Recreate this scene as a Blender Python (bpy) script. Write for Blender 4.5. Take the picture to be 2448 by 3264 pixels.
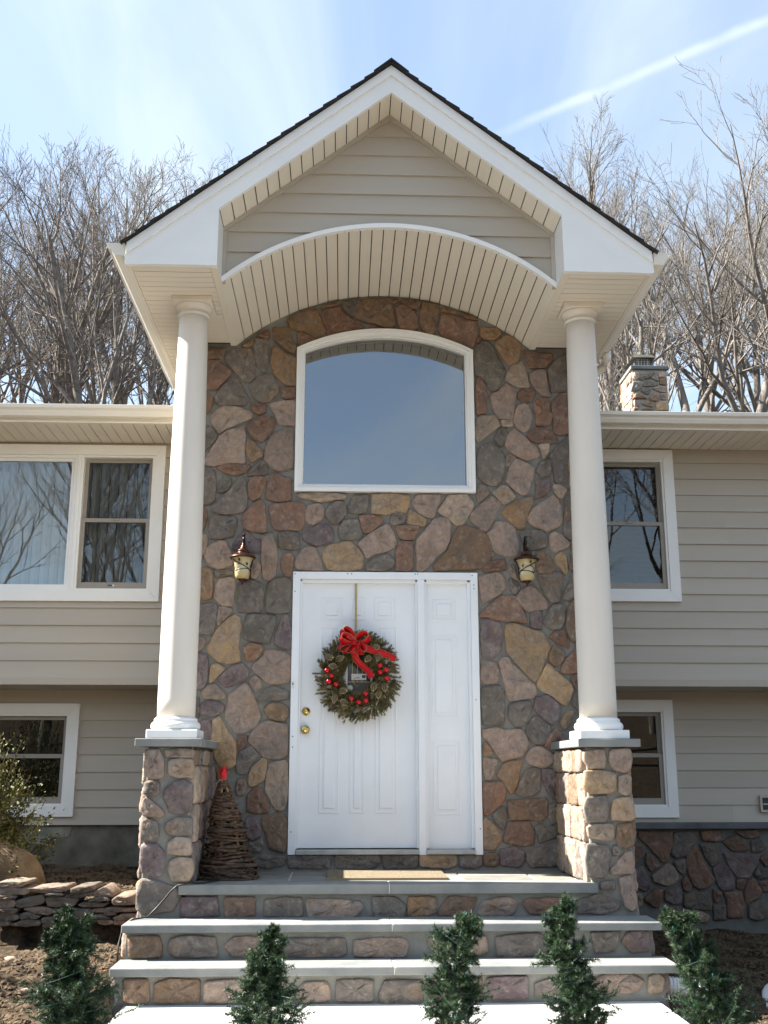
import bpy, math, random
import numpy as np
from mathutils import Vector, Matrix
for o in list(bpy.data.objects): bpy.data.objects.remove(o)
scn = bpy.context.scene
col = scn.collection
R = math.radians
# ---------------------------------------------------------------- camera
cd = bpy.data.cameras.new('camera'); cam = bpy.data.objects.new('camera', cd); col.objects.link(cam)
cd.sensor_fit = 'VERTICAL'; cd.sensor_height = 36.0; cd.lens = 37.43; cd.clip_start = 0.05; cd.clip_end = 2000
cam.location = (0.3396, -8.3632, 0.7384)
_p, _y = R(13.569), R(2.187)
_f = Vector((math.sin(_y)*math.cos(_p), math.cos(_y)*math.cos(_p), math.sin(_p)))
cam.rotation_euler = _f.to_track_quat('-Z', 'Y').to_euler()
scn.camera = cam
# ---------------------------------------------------------------- light and sky
SUN_EL, SUN_BACK = R(43.5), R(6.5)      # sun stands left of the house, a little behind its front
sdir = Vector((-math.cos(SUN_BACK)*math.cos(SUN_EL), math.sin(SUN_BACK)*math.cos(SUN_EL), math.sin(SUN_EL)))
sl = bpy.data.lights.new('sun', 'SUN'); sl.energy = 5.0; sl.angle = R(0.53); sl.color = (1.0, 0.95, 0.86)
sun = bpy.data.objects.new('sun', sl); col.objects.link(sun)
sun.rotation_euler = sdir.to_track_quat('Z', 'Y').to_euler(); sun.location = (-20, 5, 20)
world = bpy.data.worlds.new('World'); scn.world = world; world.use_nodes = True
wn, wl = world.node_tree.nodes, world.node_tree.links
wn.clear()
def N(nt, t, **k):
    n = nt.new(t)
    for a, b in k.items(): setattr(n, a, b)
    return n
sky = N(wn, 'ShaderNodeTexSky', sky_type='NISHITA', sun_disc=False)
sky.sun_elevation = SUN_EL; sky.sun_rotation = -(math.pi/2 - SUN_BACK)
sky.air_density = 1.0; sky.dust_density = 0.4; sky.ozone_density = 1.0; sky.altitude = 100
tc = N(wn, 'ShaderNodeTexCoord')
sep = N(wn, 'ShaderNodeSeparateXYZ'); wl.new(tc.outputs['Generated'], sep.inputs[0])
def wm(op, a, b=None, c=None):
    n = N(wn, 'ShaderNodeMath', operation=op)
    for i, v in enumerate((a, b, c)):
        if v is None: continue
        if isinstance(v, (int, float)): n.inputs[i].default_value = v
        else: wl.new(v, n.inputs[i])
    return n.outputs[0]
zc = wm('ADD', wm('MAXIMUM', sep.outputs[2], 0.0), 0.12)
u, v = wm('DIVIDE', sep.outputs[0], zc), wm('DIVIDE', sep.outputs[1], zc)
cmb = N(wn, 'ShaderNodeCombineXYZ'); wl.new(u, cmb.inputs[0]); wl.new(v, cmb.inputs[1])
def wnoise(scale, sc, rot, detail, dist, lo, hi):
    mp = N(wn, 'ShaderNodeMapping'); mp.inputs['Scale'].default_value = sc; mp.inputs['Rotation'].default_value = (0, 0, rot)
    wl.new(cmb.outputs[0], mp.inputs[0])
    nz = N(wn, 'ShaderNodeTexNoise'); nz.inputs['Scale'].default_value = scale; nz.inputs['Detail'].default_value = detail
    nz.inputs['Distortion'].default_value = dist; wl.new(mp.outputs[0], nz.inputs[0])
    mr = N(wn, 'ShaderNodeMapRange', interpolation_type='SMOOTHSTEP'); mr.inputs[1].default_value = lo; mr.inputs[2].default_value = hi
    wl.new(nz.outputs[0], mr.inputs[0]); return mr.outputs[0]
c1 = wnoise(1.35, (1.0, 0.55, 1), R(35), 5, 0.6, 0.34, 0.82)       # veils of high cloud
c2 = wnoise(2.6, (1.0, 0.3, 1), R(52), 7, 1.0, 0.40, 0.76)       # drawn-out wisps
veil = wm('MULTIPLY', wm('ADD', wm('MULTIPLY', c1, 0.45), wm('ADD', wm('MULTIPLY', c2, 0.6), 0.27)), 0.80)
# the condensation trail: a narrow streak along a great circle
nrm = N(wn, 'ShaderNodeVectorMath', operation='DOT_PRODUCT'); wl.new(tc.outputs['Generated'], nrm.inputs[0]); nrm.inputs[1].default_value = (0.3927, 0.4597, -0.7965)
tn = N(wn, 'ShaderNodeTexNoise'); tn.inputs['Scale'].default_value = 22; tn.inputs['Detail'].default_value = 4; wl.new(tc.outputs['Generated'], tn.inputs[0])
wob = wm('ADD', nrm.outputs['Value'], wm('MULTIPLY', wm('SUBTRACT', tn.outputs[0], 0.5), 0.006))
tr = N(wn, 'ShaderNodeMapRange', interpolation_type='SMOOTHSTEP'); wl.new(wm('ABSOLUTE', wob), tr.inputs[0])
tr.inputs[1].default_value = 0.0; tr.inputs[2].default_value = 0.0068; tr.inputs[3].default_value = 1; tr.inputs[4].default_value = 0
ends = N(wn, 'ShaderNodeMapRange', interpolation_type='SMOOTHSTEP'); wl.new(sep.outputs[0], ends.inputs[0]); ends.inputs[1].default_value = 0.08; ends.inputs[2].default_value = 0.2
trail = wm('MULTIPLY', wm('MULTIPLY', tr.outputs[0], ends.outputs[0]), wm('MULTIPLY', wm('POWER', tn.outputs[0], 1.2), 0.7))
fac = wm('MINIMUM', wm('ADD', veil, trail), 0.92)
mixc = N(wn, 'ShaderNodeMix', data_type='RGBA'); wl.new(fac, mixc.inputs[0]); wl.new(sky.outputs[0], mixc.inputs[6])
CLOUD = (3.2, 3.65, 3.95, 1); mixc.inputs[7].default_value = CLOUD
bg = N(wn, 'ShaderNodeBackground'); bg.inputs[1].default_value = 0.07; wl.new(mixc.outputs[2], bg.inputs[0])
wo = N(wn, 'ShaderNodeOutputWorld'); wl.new(bg.outputs[0], wo.inputs[0])
scn.view_settings.view_transform = 'Standard'; scn.view_settings.look = 'None'
scn.view_settings.exposure = 2.15; scn.view_settings.gamma = 1.0; scn.view_settings.use_curve_mapping = False
scn.cycles.max_bounces = 7; scn.cycles.transparent_max_bounces = 12; scn.cycles.caustics_reflective = False; scn.cycles.caustics_refractive = False
# ---------------------------------------------------------------- materials
MATS = {}
def mat(name, c, rough=0.7, var=0.0, scale=8.0, bump=0.0, bscale=40.0, c2=None, metal=0.0, objvar=0.0, spec=0.5, stretch=None, detail=4, bdist=0.01):
    """procedural surface: base colour broken up by noise, optional second colour, bump and variation per object"""
    if name in MATS: return MATS[name]
    m = bpy.data.materials.new(name); m.use_nodes = True; nt = m.node_tree; n, l = nt.nodes, nt.links
    b = n['Principled BSDF']; b.inputs['Roughness'].default_value = rough; b.inputs['Metallic'].default_value = metal
    b.inputs['Specular IOR Level'].default_value = spec
    c = tuple(c)+(1,); c2 = tuple(c2)+(1,) if c2 else tuple(min(1, x*(1+var)) for x in c[:3])+(1,)
    tc = n.new('ShaderNodeTexCoord'); oi = n.new('ShaderNodeObjectInfo')
    ad = n.new('ShaderNodeVectorMath'); ad.operation = 'MULTIPLY_ADD'
    sc = n.new('ShaderNodeVectorMath'); sc.operation = 'SCALE'; sc.inputs[0].default_value = (7.3, 3.1, 5.7)
    l.new(oi.outputs['Random'], sc.inputs['Scale'])
    ad.inputs[1].default_value = stretch or (1, 1, 1); l.new(tc.outputs['Object'], ad.inputs[0]); l.new(sc.outputs[0], ad.inputs[2])
    nz = n.new('ShaderNodeTexNoise'); nz.inputs['Scale'].default_value = scale; nz.inputs['Detail'].default_value = detail; l.new(ad.outputs[0], nz.inputs[0])
    mr = n.new('ShaderNodeMapRange'); mr.inputs[1].default_value = 0.3; mr.inputs[2].default_value = 0.7; l.new(nz.outputs[0], mr.inputs[0])
    mx = n.new('ShaderNodeMix'); mx.data_type = 'RGBA'; l.new(mr.outputs[0], mx.inputs[0])
    mx.inputs[6].default_value = tuple(x*(1-var) for x in c[:3])+(1,); mx.inputs[7].default_value = c2
    out = mx.outputs[2]
    if objvar:
        hs = n.new('ShaderNodeHueSaturation'); ma = n.new('ShaderNodeMapRange'); l.new(oi.outputs['Random'], ma.inputs[0])
        ma.inputs[3].default_value = 1-objvar; ma.inputs[4].default_value = 1+objvar; l.new(ma.outputs[0], hs.inputs['Value']); l.new(out, hs.inputs['Color']); out = hs.outputs[0]
    l.new(out, b.inputs['Base Color'])
    if bump:
        nb = n.new('ShaderNodeTexNoise'); nb.inputs['Scale'].default_value = bscale; nb.inputs['Detail'].default_value = 6; nb.inputs['Roughness'].default_value = 0.62; l.new(ad.outputs[0], nb.inputs[0])
        bp = n.new('ShaderNodeBump'); bp.inputs['Strength'].default_value = bump; bp.inputs['Distance'].default_value = bdist; l.new(nb.outputs[0], bp.inputs['Height']); l.new(bp.outputs[0], b.inputs['Normal'])
    MATS[name] = m; return m
SC = {'T': ((.34,.255,.185), (.25,.2,.16)), 'P': ((.30,.215,.165), (.215,.17,.145)), 'B': ((.20,.125,.075), (.14,.10,.075)), 'R': ((.215,.12,.08), (.15,.10,.078)),
      'G': ((.17,.142,.118), (.12,.105,.095)), 'D': ((.12,.105,.088), (.155,.138,.118)), 'M': ((.12,.085,.09), (.18,.15,.145)), 'O': ((.24,.145,.075), (.19,.135,.092)), 'Y': ((.34,.225,.12), (.26,.195,.14))}
STONE = {}; STONE_DIM = {}; STONE_PALE = {}
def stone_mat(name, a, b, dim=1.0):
    """cast stone: blotched colour in two tones with rusty and pale flecks, rough broken relief"""
    m = bpy.data.materials.new(name); m.use_nodes = True; n, l = m.node_tree.nodes, m.node_tree.links; bs = n['Principled BSDF']
    bs.inputs['Roughness'].default_value = .92; bs.inputs['Specular IOR Level'].default_value = .2
    tc = n.new('ShaderNodeTexCoord'); oi = n.new('ShaderNodeObjectInfo'); sc = n.new('ShaderNodeVectorMath'); sc.operation = 'SCALE'; sc.inputs[0].default_value = (17.3, 13.1, 15.7); l.new(oi.outputs['Random'], sc.inputs['Scale'])
    ad = n.new('ShaderNodeVectorMath'); ad.operation = 'ADD'; l.new(tc.outputs['Object'], ad.inputs[0]); l.new(sc.outputs[0], ad.inputs[1])
    def noise(s, d, r=.55):
        z = n.new('ShaderNodeTexNoise'); z.inputs['Scale'].default_value = s; z.inputs['Detail'].default_value = d; z.inputs['Roughness'].default_value = r; l.new(ad.outputs[0], z.inputs[0]); return z.outputs[0]
    def rng(x, lo, hi, o0=0, o1=1):
        r = n.new('ShaderNodeMapRange'); r.inputs[1].default_value = lo; r.inputs[2].default_value = hi; r.inputs[3].default_value = o0; r.inputs[4].default_value = o1; l.new(x, r.inputs[0]); return r.outputs[0]
    def mix(f, p, q, k=1.0):
        x = n.new('ShaderNodeMix'); x.data_type = 'RGBA'
        if k != 1.0:
            mm = n.new('ShaderNodeMath'); mm.operation = 'MULTIPLY'; l.new(f, mm.inputs[0]); mm.inputs[1].default_value = k; f = mm.outputs[0]
        l.new(f, x.inputs[0])
        for i, c in ((6, p), (7, q)):
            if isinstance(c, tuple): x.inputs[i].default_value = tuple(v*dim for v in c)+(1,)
            else: l.new(c, x.inputs[i])
        return x.outputs[2]
    c = mix(rng(noise(6.5, 5), .35, .65), a, b)
    c = mix(rng(noise(4.2, 4), .56, .74), c, (.26*.9, .15*.9, .07*.9), .55)
    c = mix(rng(noise(9.0, 6), .58, .76), c, (.085, .08, .075), .55)
    c = mix(rng(noise(70, 4, .7), .60, .78), c, (.42, .38, .33), .38)
    c = mix(rng(noise(28, 6, .75), .36, .62, 1, 0), c, (.07, .058, .048), .38)  # fine dark pits in the colour stand in for shading of the relief
    c = mix(rng(noise(17, 5, .7), .52, .72), c, (.40, .34, .28), .36)
    hs = n.new('ShaderNodeHueSaturation'); l.new(c, hs.inputs['Color']); l.new(rng(oi.outputs['Random'], 0, 1, 1.12, 1.5), hs.inputs['Value']); l.new(hs.outputs[0], bs.inputs['Base Color'])
    b1 = n.new('ShaderNodeBump'); b1.inputs['Strength'].default_value = .75; b1.inputs['Distance'].default_value = .03; l.new(noise(11, 5, .6), b1.inputs['Height'])
    b2 = n.new('ShaderNodeBump'); b2.inputs['Strength'].default_value = .8; b2.inputs['Distance'].default_value = .008; l.new(noise(55, 6, .7), b2.inputs['Height']); l.new(b1.outputs[0], b2.inputs['Normal']); l.new(b2.outputs[0], bs.inputs['Normal'])
    return m
for k, (a, b) in SC.items(): STONE[k] = stone_mat('stone_'+k, a, b); STONE_DIM[k] = stone_mat('dark_shaded_stone_'+k, a, b, .66); STONE_PALE[k] = stone_mat('pale_stone_'+k, a, b, 1.5)  # dim copies: shade put into the foundation's colour, darker grey for the dry wall
mortar = mat('mortar', (.225,.22,.198), 0.95, 0.12, 14, 0.5, 90, spec=0.2)
siding = mat('siding_taupe', (.44,.395,.33), 0.55, 0.05, 1.6, 0.06, 120, objvar=0.03, stretch=(.2,1,3))
white = mat('trim_white', (.82,.82,.80), 0.42, 0.025, 3, 0.02, 60)
cream = mat('soffit_cream', (.745,.695,.60), 0.5, 0.02, 2, 0.02, 60, objvar=0.015)
colm = mat('column_cream', (.69,.635,.56), 0.5, 0.085, 3.0, 0.05, 40, stretch=(1,1,.25))
doorw = mat('door_white', (.80,.82,.84), 0.38, 0.03, 4, 0.03, 50)
taupe = mat('sash_taupe', (.30,.275,.24), 0.5, 0.03, 6)
guttm = mat('gutter_white', (.80,.775,.71), 0.4, 0.03, 3)
blue = mat('bluestone', (.19,.205,.205), 0.8, 0.22, 4.5, 0.35, 40, c2=(.25,.25,.235), objvar=0.05)
pavm = mat('paver_bluestone', (.17,.18,.175), 0.8, 0.15, 6, 0.22, 45, c2=(.235,.22,.185), objvar=0.18)
grout = mat('pale_grout', (.5,.48,.43), 0.9, 0.1, 30)
shing = mat('black_shingle', (.022,.021,.022), 0.9, 0.4, 60, 0.6, 200, objvar=0.25)
dark = mat('dark_gap', (.03,.028,.025), 0.9)
room = mat('dim_room', (.035,.037,.04), 0.95, 0.3, 3)
blindm = mat('blind_white', (.72,.72,.68), 0.6, 0.04, 5)
bronze = mat('bronze', (.055,.028,.02), 0.35, 0.4, 30, 0.1, 80, c2=(.12,.05,.032), metal=0.75)
iron = mat('dark_iron', (.018,.014,.013), 0.4, 0.3, 40, metal=0.6)
brass = mat('brass', (.62,.45,.16), 0.22, 0.1, 20, metal=1.0)
goldb = mat('dull_gold', (.42,.33,.15), 0.4, 0.1, 20, metal=0.7)
conc = mat('concrete', (.56,.555,.53), 0.85, 0.06, 5, 0.15, 90)
found = mat('foundation_concrete', (.10,.093,.072), 0.95, 0.4, 5.0, 0.7, 25, c2=(.18,.165,.13), detail=8)
galv = mat('galvanised', (.42,.43,.40), 0.5, 0.15, 12, metal=0.5)
soil = mat('mulch_soil', (.034,.024,.017), 0.95, 0.5, 11.0, 1.0, 30.0, c2=(.12,.085,.052), detail=9, spec=0.15, bdist=0.04)
chipm = mat('wood_chip', (.21,.15,.09), 0.9, 0.5, 3.0, c2=(.10,.07,.045), spec=0.2)
bark = mat('bark', (.15,.135,.12), 0.95, 0.35, 6.0, 0.5, 30, c2=(.26,.235,.21), spec=0.15, stretch=(1,1,.2))
bark2 = mat('bark_brown', (.16,.138,.12), 0.95, 0.3, 6.0, c2=(.25,.22,.195), spec=0.15)
needle = mat('tinsel_needle', (.012,.032,.011), 0.45, 0.5, 20.0, c2=(.042,.078,.030), spec=0.35)
firm = mat('fir_needle', (.16,.155,.052), 0.65, 0.4, 9.0, c2=(.30,.24,.11), spec=0.4)
leafm = mat('shrub_leaf', (.035,.052,.010), 0.55, 0.5, 6.0, c2=(.16,.15,.03), spec=0.3)
stemm = mat('stem_brown', (.10,.06,.035), 0.9, 0.3, 20)
vinem = mat('grapevine', (.055,.032,.022), 0.85, 0.45, 25.0, 0.5, 120, c2=(.17,.105,.07), spec=0.3)
red = mat('red_satin', (.46,.004,.010), 0.5, 0.1, 8, spec=0.25)
redball = mat('red_ball', (.5,.006,.012), 0.14, 0.0, 8, metal=0.55, spec=0.8)
conem = mat('pine_cone', (.07,.035,.02), 0.7, 0.3, 60)
conet = mat('pine_cone_tip', (.5,.42,.24), 0.6, 0.2, 60)
coir = mat('coir', (.19,.145,.09), 0.95, 0.3, 60, 0.8, 300, c2=(.25,.20,.13))
rubber = mat('black_rubber', (.012,.012,.012), 0.5)
boulm = mat('boulder_tan', (.17,.11,.055), 0.9, 0.3, 7, 0.9, 45, c2=(.25,.18,.10), bdist=.02)
snowm = mat('snow', (.85,.87,.9), 0.8, 0.05, 8, 0.5, 40)
plas = mat('white_plastic', (.7,.7,.68), 0.4, 0.03, 10)
orangem = mat('orange_scrap', (.62,.13,.03), 0.6, 0.2, 20)
label_d = mat('label_dark', (.03,.03,.035), 0.5)
fwood = mat('slat_wood', (.36,.22,.10), 0.8, 0.3, 12, stretch=(1,1,.2))
greenw = mat('green_wire', (.01,.045,.035), 0.5)
def glass_mat(name, refl, tint):
    m = bpy.data.materials.new(name); m.use_nodes = True; n, l = m.node_tree.nodes, m.node_tree.links; n.clear()
    o = n.new('ShaderNodeOutputMaterial'); mx = n.new('ShaderNodeMixShader'); t = n.new('ShaderNodeBsdfTransparent'); g = n.new('ShaderNodeBsdfGlossy')
    g.inputs['Roughness'].default_value = 0.0; g.inputs['Color'].default_value = (.93,.97,1,1); t.inputs['Color'].default_value = tint
    fr = n.new('ShaderNodeFresnel'); fr.inputs['IOR'].default_value = 1.5
    nz = n.new('ShaderNodeTexNoise'); nz.inputs['Scale'].default_value = 1.6; bp = n.new('ShaderNodeBump'); bp.inputs['Strength'].default_value = 0.03; bp.inputs['Distance'].default_value = 0.02
    tc = n.new('ShaderNodeTexCoord'); l.new(tc.outputs['Object'], nz.inputs[0]); l.new(nz.outputs[0], bp.inputs['Height']); l.new(bp.outputs[0], g.inputs['Normal'])
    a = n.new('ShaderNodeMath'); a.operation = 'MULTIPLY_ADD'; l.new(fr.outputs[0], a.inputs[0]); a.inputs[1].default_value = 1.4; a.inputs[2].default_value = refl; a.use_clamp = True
    l.new(a.outputs[0], mx.inputs[0]); l.new(t.outputs[0], mx.inputs[1]); l.new(g.outputs[0], mx.inputs[2]); l.new(mx.outputs[0], o.inputs[0])
    MATS[name] = m; return m
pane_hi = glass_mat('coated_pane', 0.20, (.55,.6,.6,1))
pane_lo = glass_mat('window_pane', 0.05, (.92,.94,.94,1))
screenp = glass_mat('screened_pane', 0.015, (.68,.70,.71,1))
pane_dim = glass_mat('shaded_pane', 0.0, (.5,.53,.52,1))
def frosted():
    m = bpy.data.materials.new('amber_glass'); m.use_nodes = True; n, l = m.node_tree.nodes, m.node_tree.links; b = n['Principled BSDF']
    b.inputs['Roughness'].default_value = 0.28; b.inputs['Subsurface Weight'].default_value = 0.35; b.inputs['Subsurface Radius'].default_value = (.05,.04,.02); b.inputs['Subsurface Scale'].default_value = 0.3
    tc = n.new('ShaderNodeTexCoord'); sp = n.new('ShaderNodeSeparateXYZ'); l.new(tc.outputs['Generated'], sp.inputs[0])
    rp = n.new('ShaderNodeValToRGB'); l.new(sp.outputs[2], rp.inputs[0]); e = rp.color_ramp.elements
    e[0].position = 0.0; e[0].color = (.45,.33,.12,1); e[1].position = 1.0; e[1].color = (.36,.26,.10,1); x = e.new(.5); x.color = (.58,.53,.36,1); l.new(rp.outputs[0], b.inputs['Base Color'])
    MATS['amber_glass'] = m; return m
amber = frosted()
# ---------------------------------------------------------------- mesh helpers
class MB:
    def __init__(s): s.v = []; s.f = []
    def quad(s, a, b, c, d):
        k = len(s.v); s.v += [a, b, c, d]; s.f.append((k, k+1, k+2, k+3)); return s
    def box(s, x0, x1, y0, y1, z0, z1):
        k = len(s.v); s.v += [(x0,y0,z0),(x1,y0,z0),(x1,y1,z0),(x0,y1,z0),(x0,y0,z1),(x1,y0,z1),(x1,y1,z1),(x0,y1,z1)]
        s.f += [(k,k+3,k+2,k+1),(k+4,k+5,k+6,k+7),(k,k+1,k+5,k+4),(k+1,k+2,k+6,k+5),(k+2,k+3,k+7,k+6),(k+3,k,k+4,k+7)]; return s
    def prism(s, pts, y0, y1):
        """polygon in (x, z), counter-clockwise seen from -Y, extruded along Y"""
        k = len(s.v); n = len(pts); s.v += [(x, y0, z) for x, z in pts]+[(x, y1, z) for x, z in pts]
        s.f += [tuple(range(k, k+n)), tuple(range(k+2*n-1, k+n-1, -1))]
        s.f += [(k+i, k+n+i, k+n+(i+1) % n, k+(i+1) % n) for i in range(n)]; return s
    def sweep(s, prof, path):
        """profile points placed at each frame of path: list of functions p->(x,y,z)"""
        k = len(s.v); n = len(prof)
        for fr in path: s.v += [fr(p) for p in prof]
        for j in range(len(path)-1):
            for i in range(n): s.f.append((k+j*n+i, k+j*n+(i+1) % n, k+(j+1)*n+(i+1) % n, k+(j+1)*n+i))
        s.f += [tuple(range(k+n-1, k-1, -1)), tuple(range(k+(len(path)-1)*n, k+len(path)*n))]; return s
    def lathe(s, prof, c=(0,0,0), n=24, cap=True):
        k = len(s.v); m = len(prof)
        for r, z in prof:
            for i in range(n):
                a = 2*math.pi*i/n; s.v.append((c[0]+r*math.cos(a), c[1]+r*math.sin(a), c[2]+z))
        for j in range(m-1):
            for i in range(n): s.f.append((k+j*n+i, k+j*n+(i+1) % n, k+(j+1)*n+(i+1) % n, k+(j+1)*n+i))
        if cap: s.f += [tuple(range(k+n-1, k-1, -1)), tuple(range(k+(m-1)*n, k+m*n))]
        return s
    def tube(s, pts, rad, n=6):
        P = [Vector(p) for p in pts]; k = len(s.v)
        if not isinstance(rad, (list, tuple)): rad = [rad]*len(P)
        for j, p in enumerate(P):
            t = (P[min(j+1, len(P)-1)]-P[max(j-1, 0)]).normalized()
            a = t.cross(Vector((0.31, 0.2, 0.93)) if abs(t.z) < 0.85 else Vector((0.9, 0.37, 0.1))).normalized(); b = t.cross(a)
            for i in range(n):
                w = 2*math.pi*i/n; q = p+rad[j]*(math.cos(w)*a+math.sin(w)*b); s.v.append(tuple(q))
        for j in range(len(P)-1):
            for i in range(n): s.f.append((k+j*n+i, k+j*n+(i+1) % n, k+(j+1)*n+(i+1) % n, k+(j+1)*n+i))
        s.f += [tuple(range(k+n-1, k-1, -1)), tuple(range(k+(len(P)-1)*n, k+len(P)*n))]; return s
    def mesh(s, name, smooth=False):
        me = bpy.data.meshes.new(name); me.from_pydata(s.v, [], s.f); me.update()
        if smooth: me.polygons.foreach_set('use_smooth', [True]*len(me.polygons))
        return me
def link(name, data, m, parent=None, bevel=0.0):
    o = bpy.data.objects.new(name, data); col.objects.link(o)
    if m is not None and data is not None and not data.materials: data.materials.append(m)
    if parent: o.parent = parent
    if bevel:
        b = o.modifiers.new('edge', 'BEVEL'); b.width = bevel; b.segments = 2; b.limit_method = 'ANGLE'; b.angle_limit = R(40)
    return o
def obj(name, mb, m, parent=None, smooth=False, bevel=0.0): return link(name, mb.mesh(name, smooth), m, parent, bevel)
def tag(o, label, cat, group=None):
    o['label'] = label; o['category'] = cat
    if group: o['group'] = group
    return o
def thing(name, label, cat, loc=(0,0,0), group=None):
    o = bpy.data.objects.new(name, None); o.location = loc; o.empty_display_size = 0.1; col.objects.link(o); return tag(o, label, cat, group)
def part(name, parent):
    o = bpy.data.objects.new(name, None); o.empty_display_size = 0.1; col.objects.link(o); o.parent = parent; return o
def raw(name, V, F, m, parent=None, smooth=False):
    me = bpy.data.meshes.new(name); V = np.asarray(V, dtype=np.float32); F = np.asarray(F, dtype=np.int32)
    k = F.shape[1]; me.vertices.add(len(V)); me.vertices.foreach_set('co', V.ravel()); me.loops.add(F.size); me.loops.foreach_set('vertex_index', F.ravel())
    me.polygons.add(len(F)); me.polygons.foreach_set('loop_start', np.arange(0, F.size, k, dtype=np.int32))
    if smooth: me.polygons.foreach_set('use_smooth', np.ones(len(F), dtype=bool))
    me.update(calc_edges=True); return link(name, me, m, parent)
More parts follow.
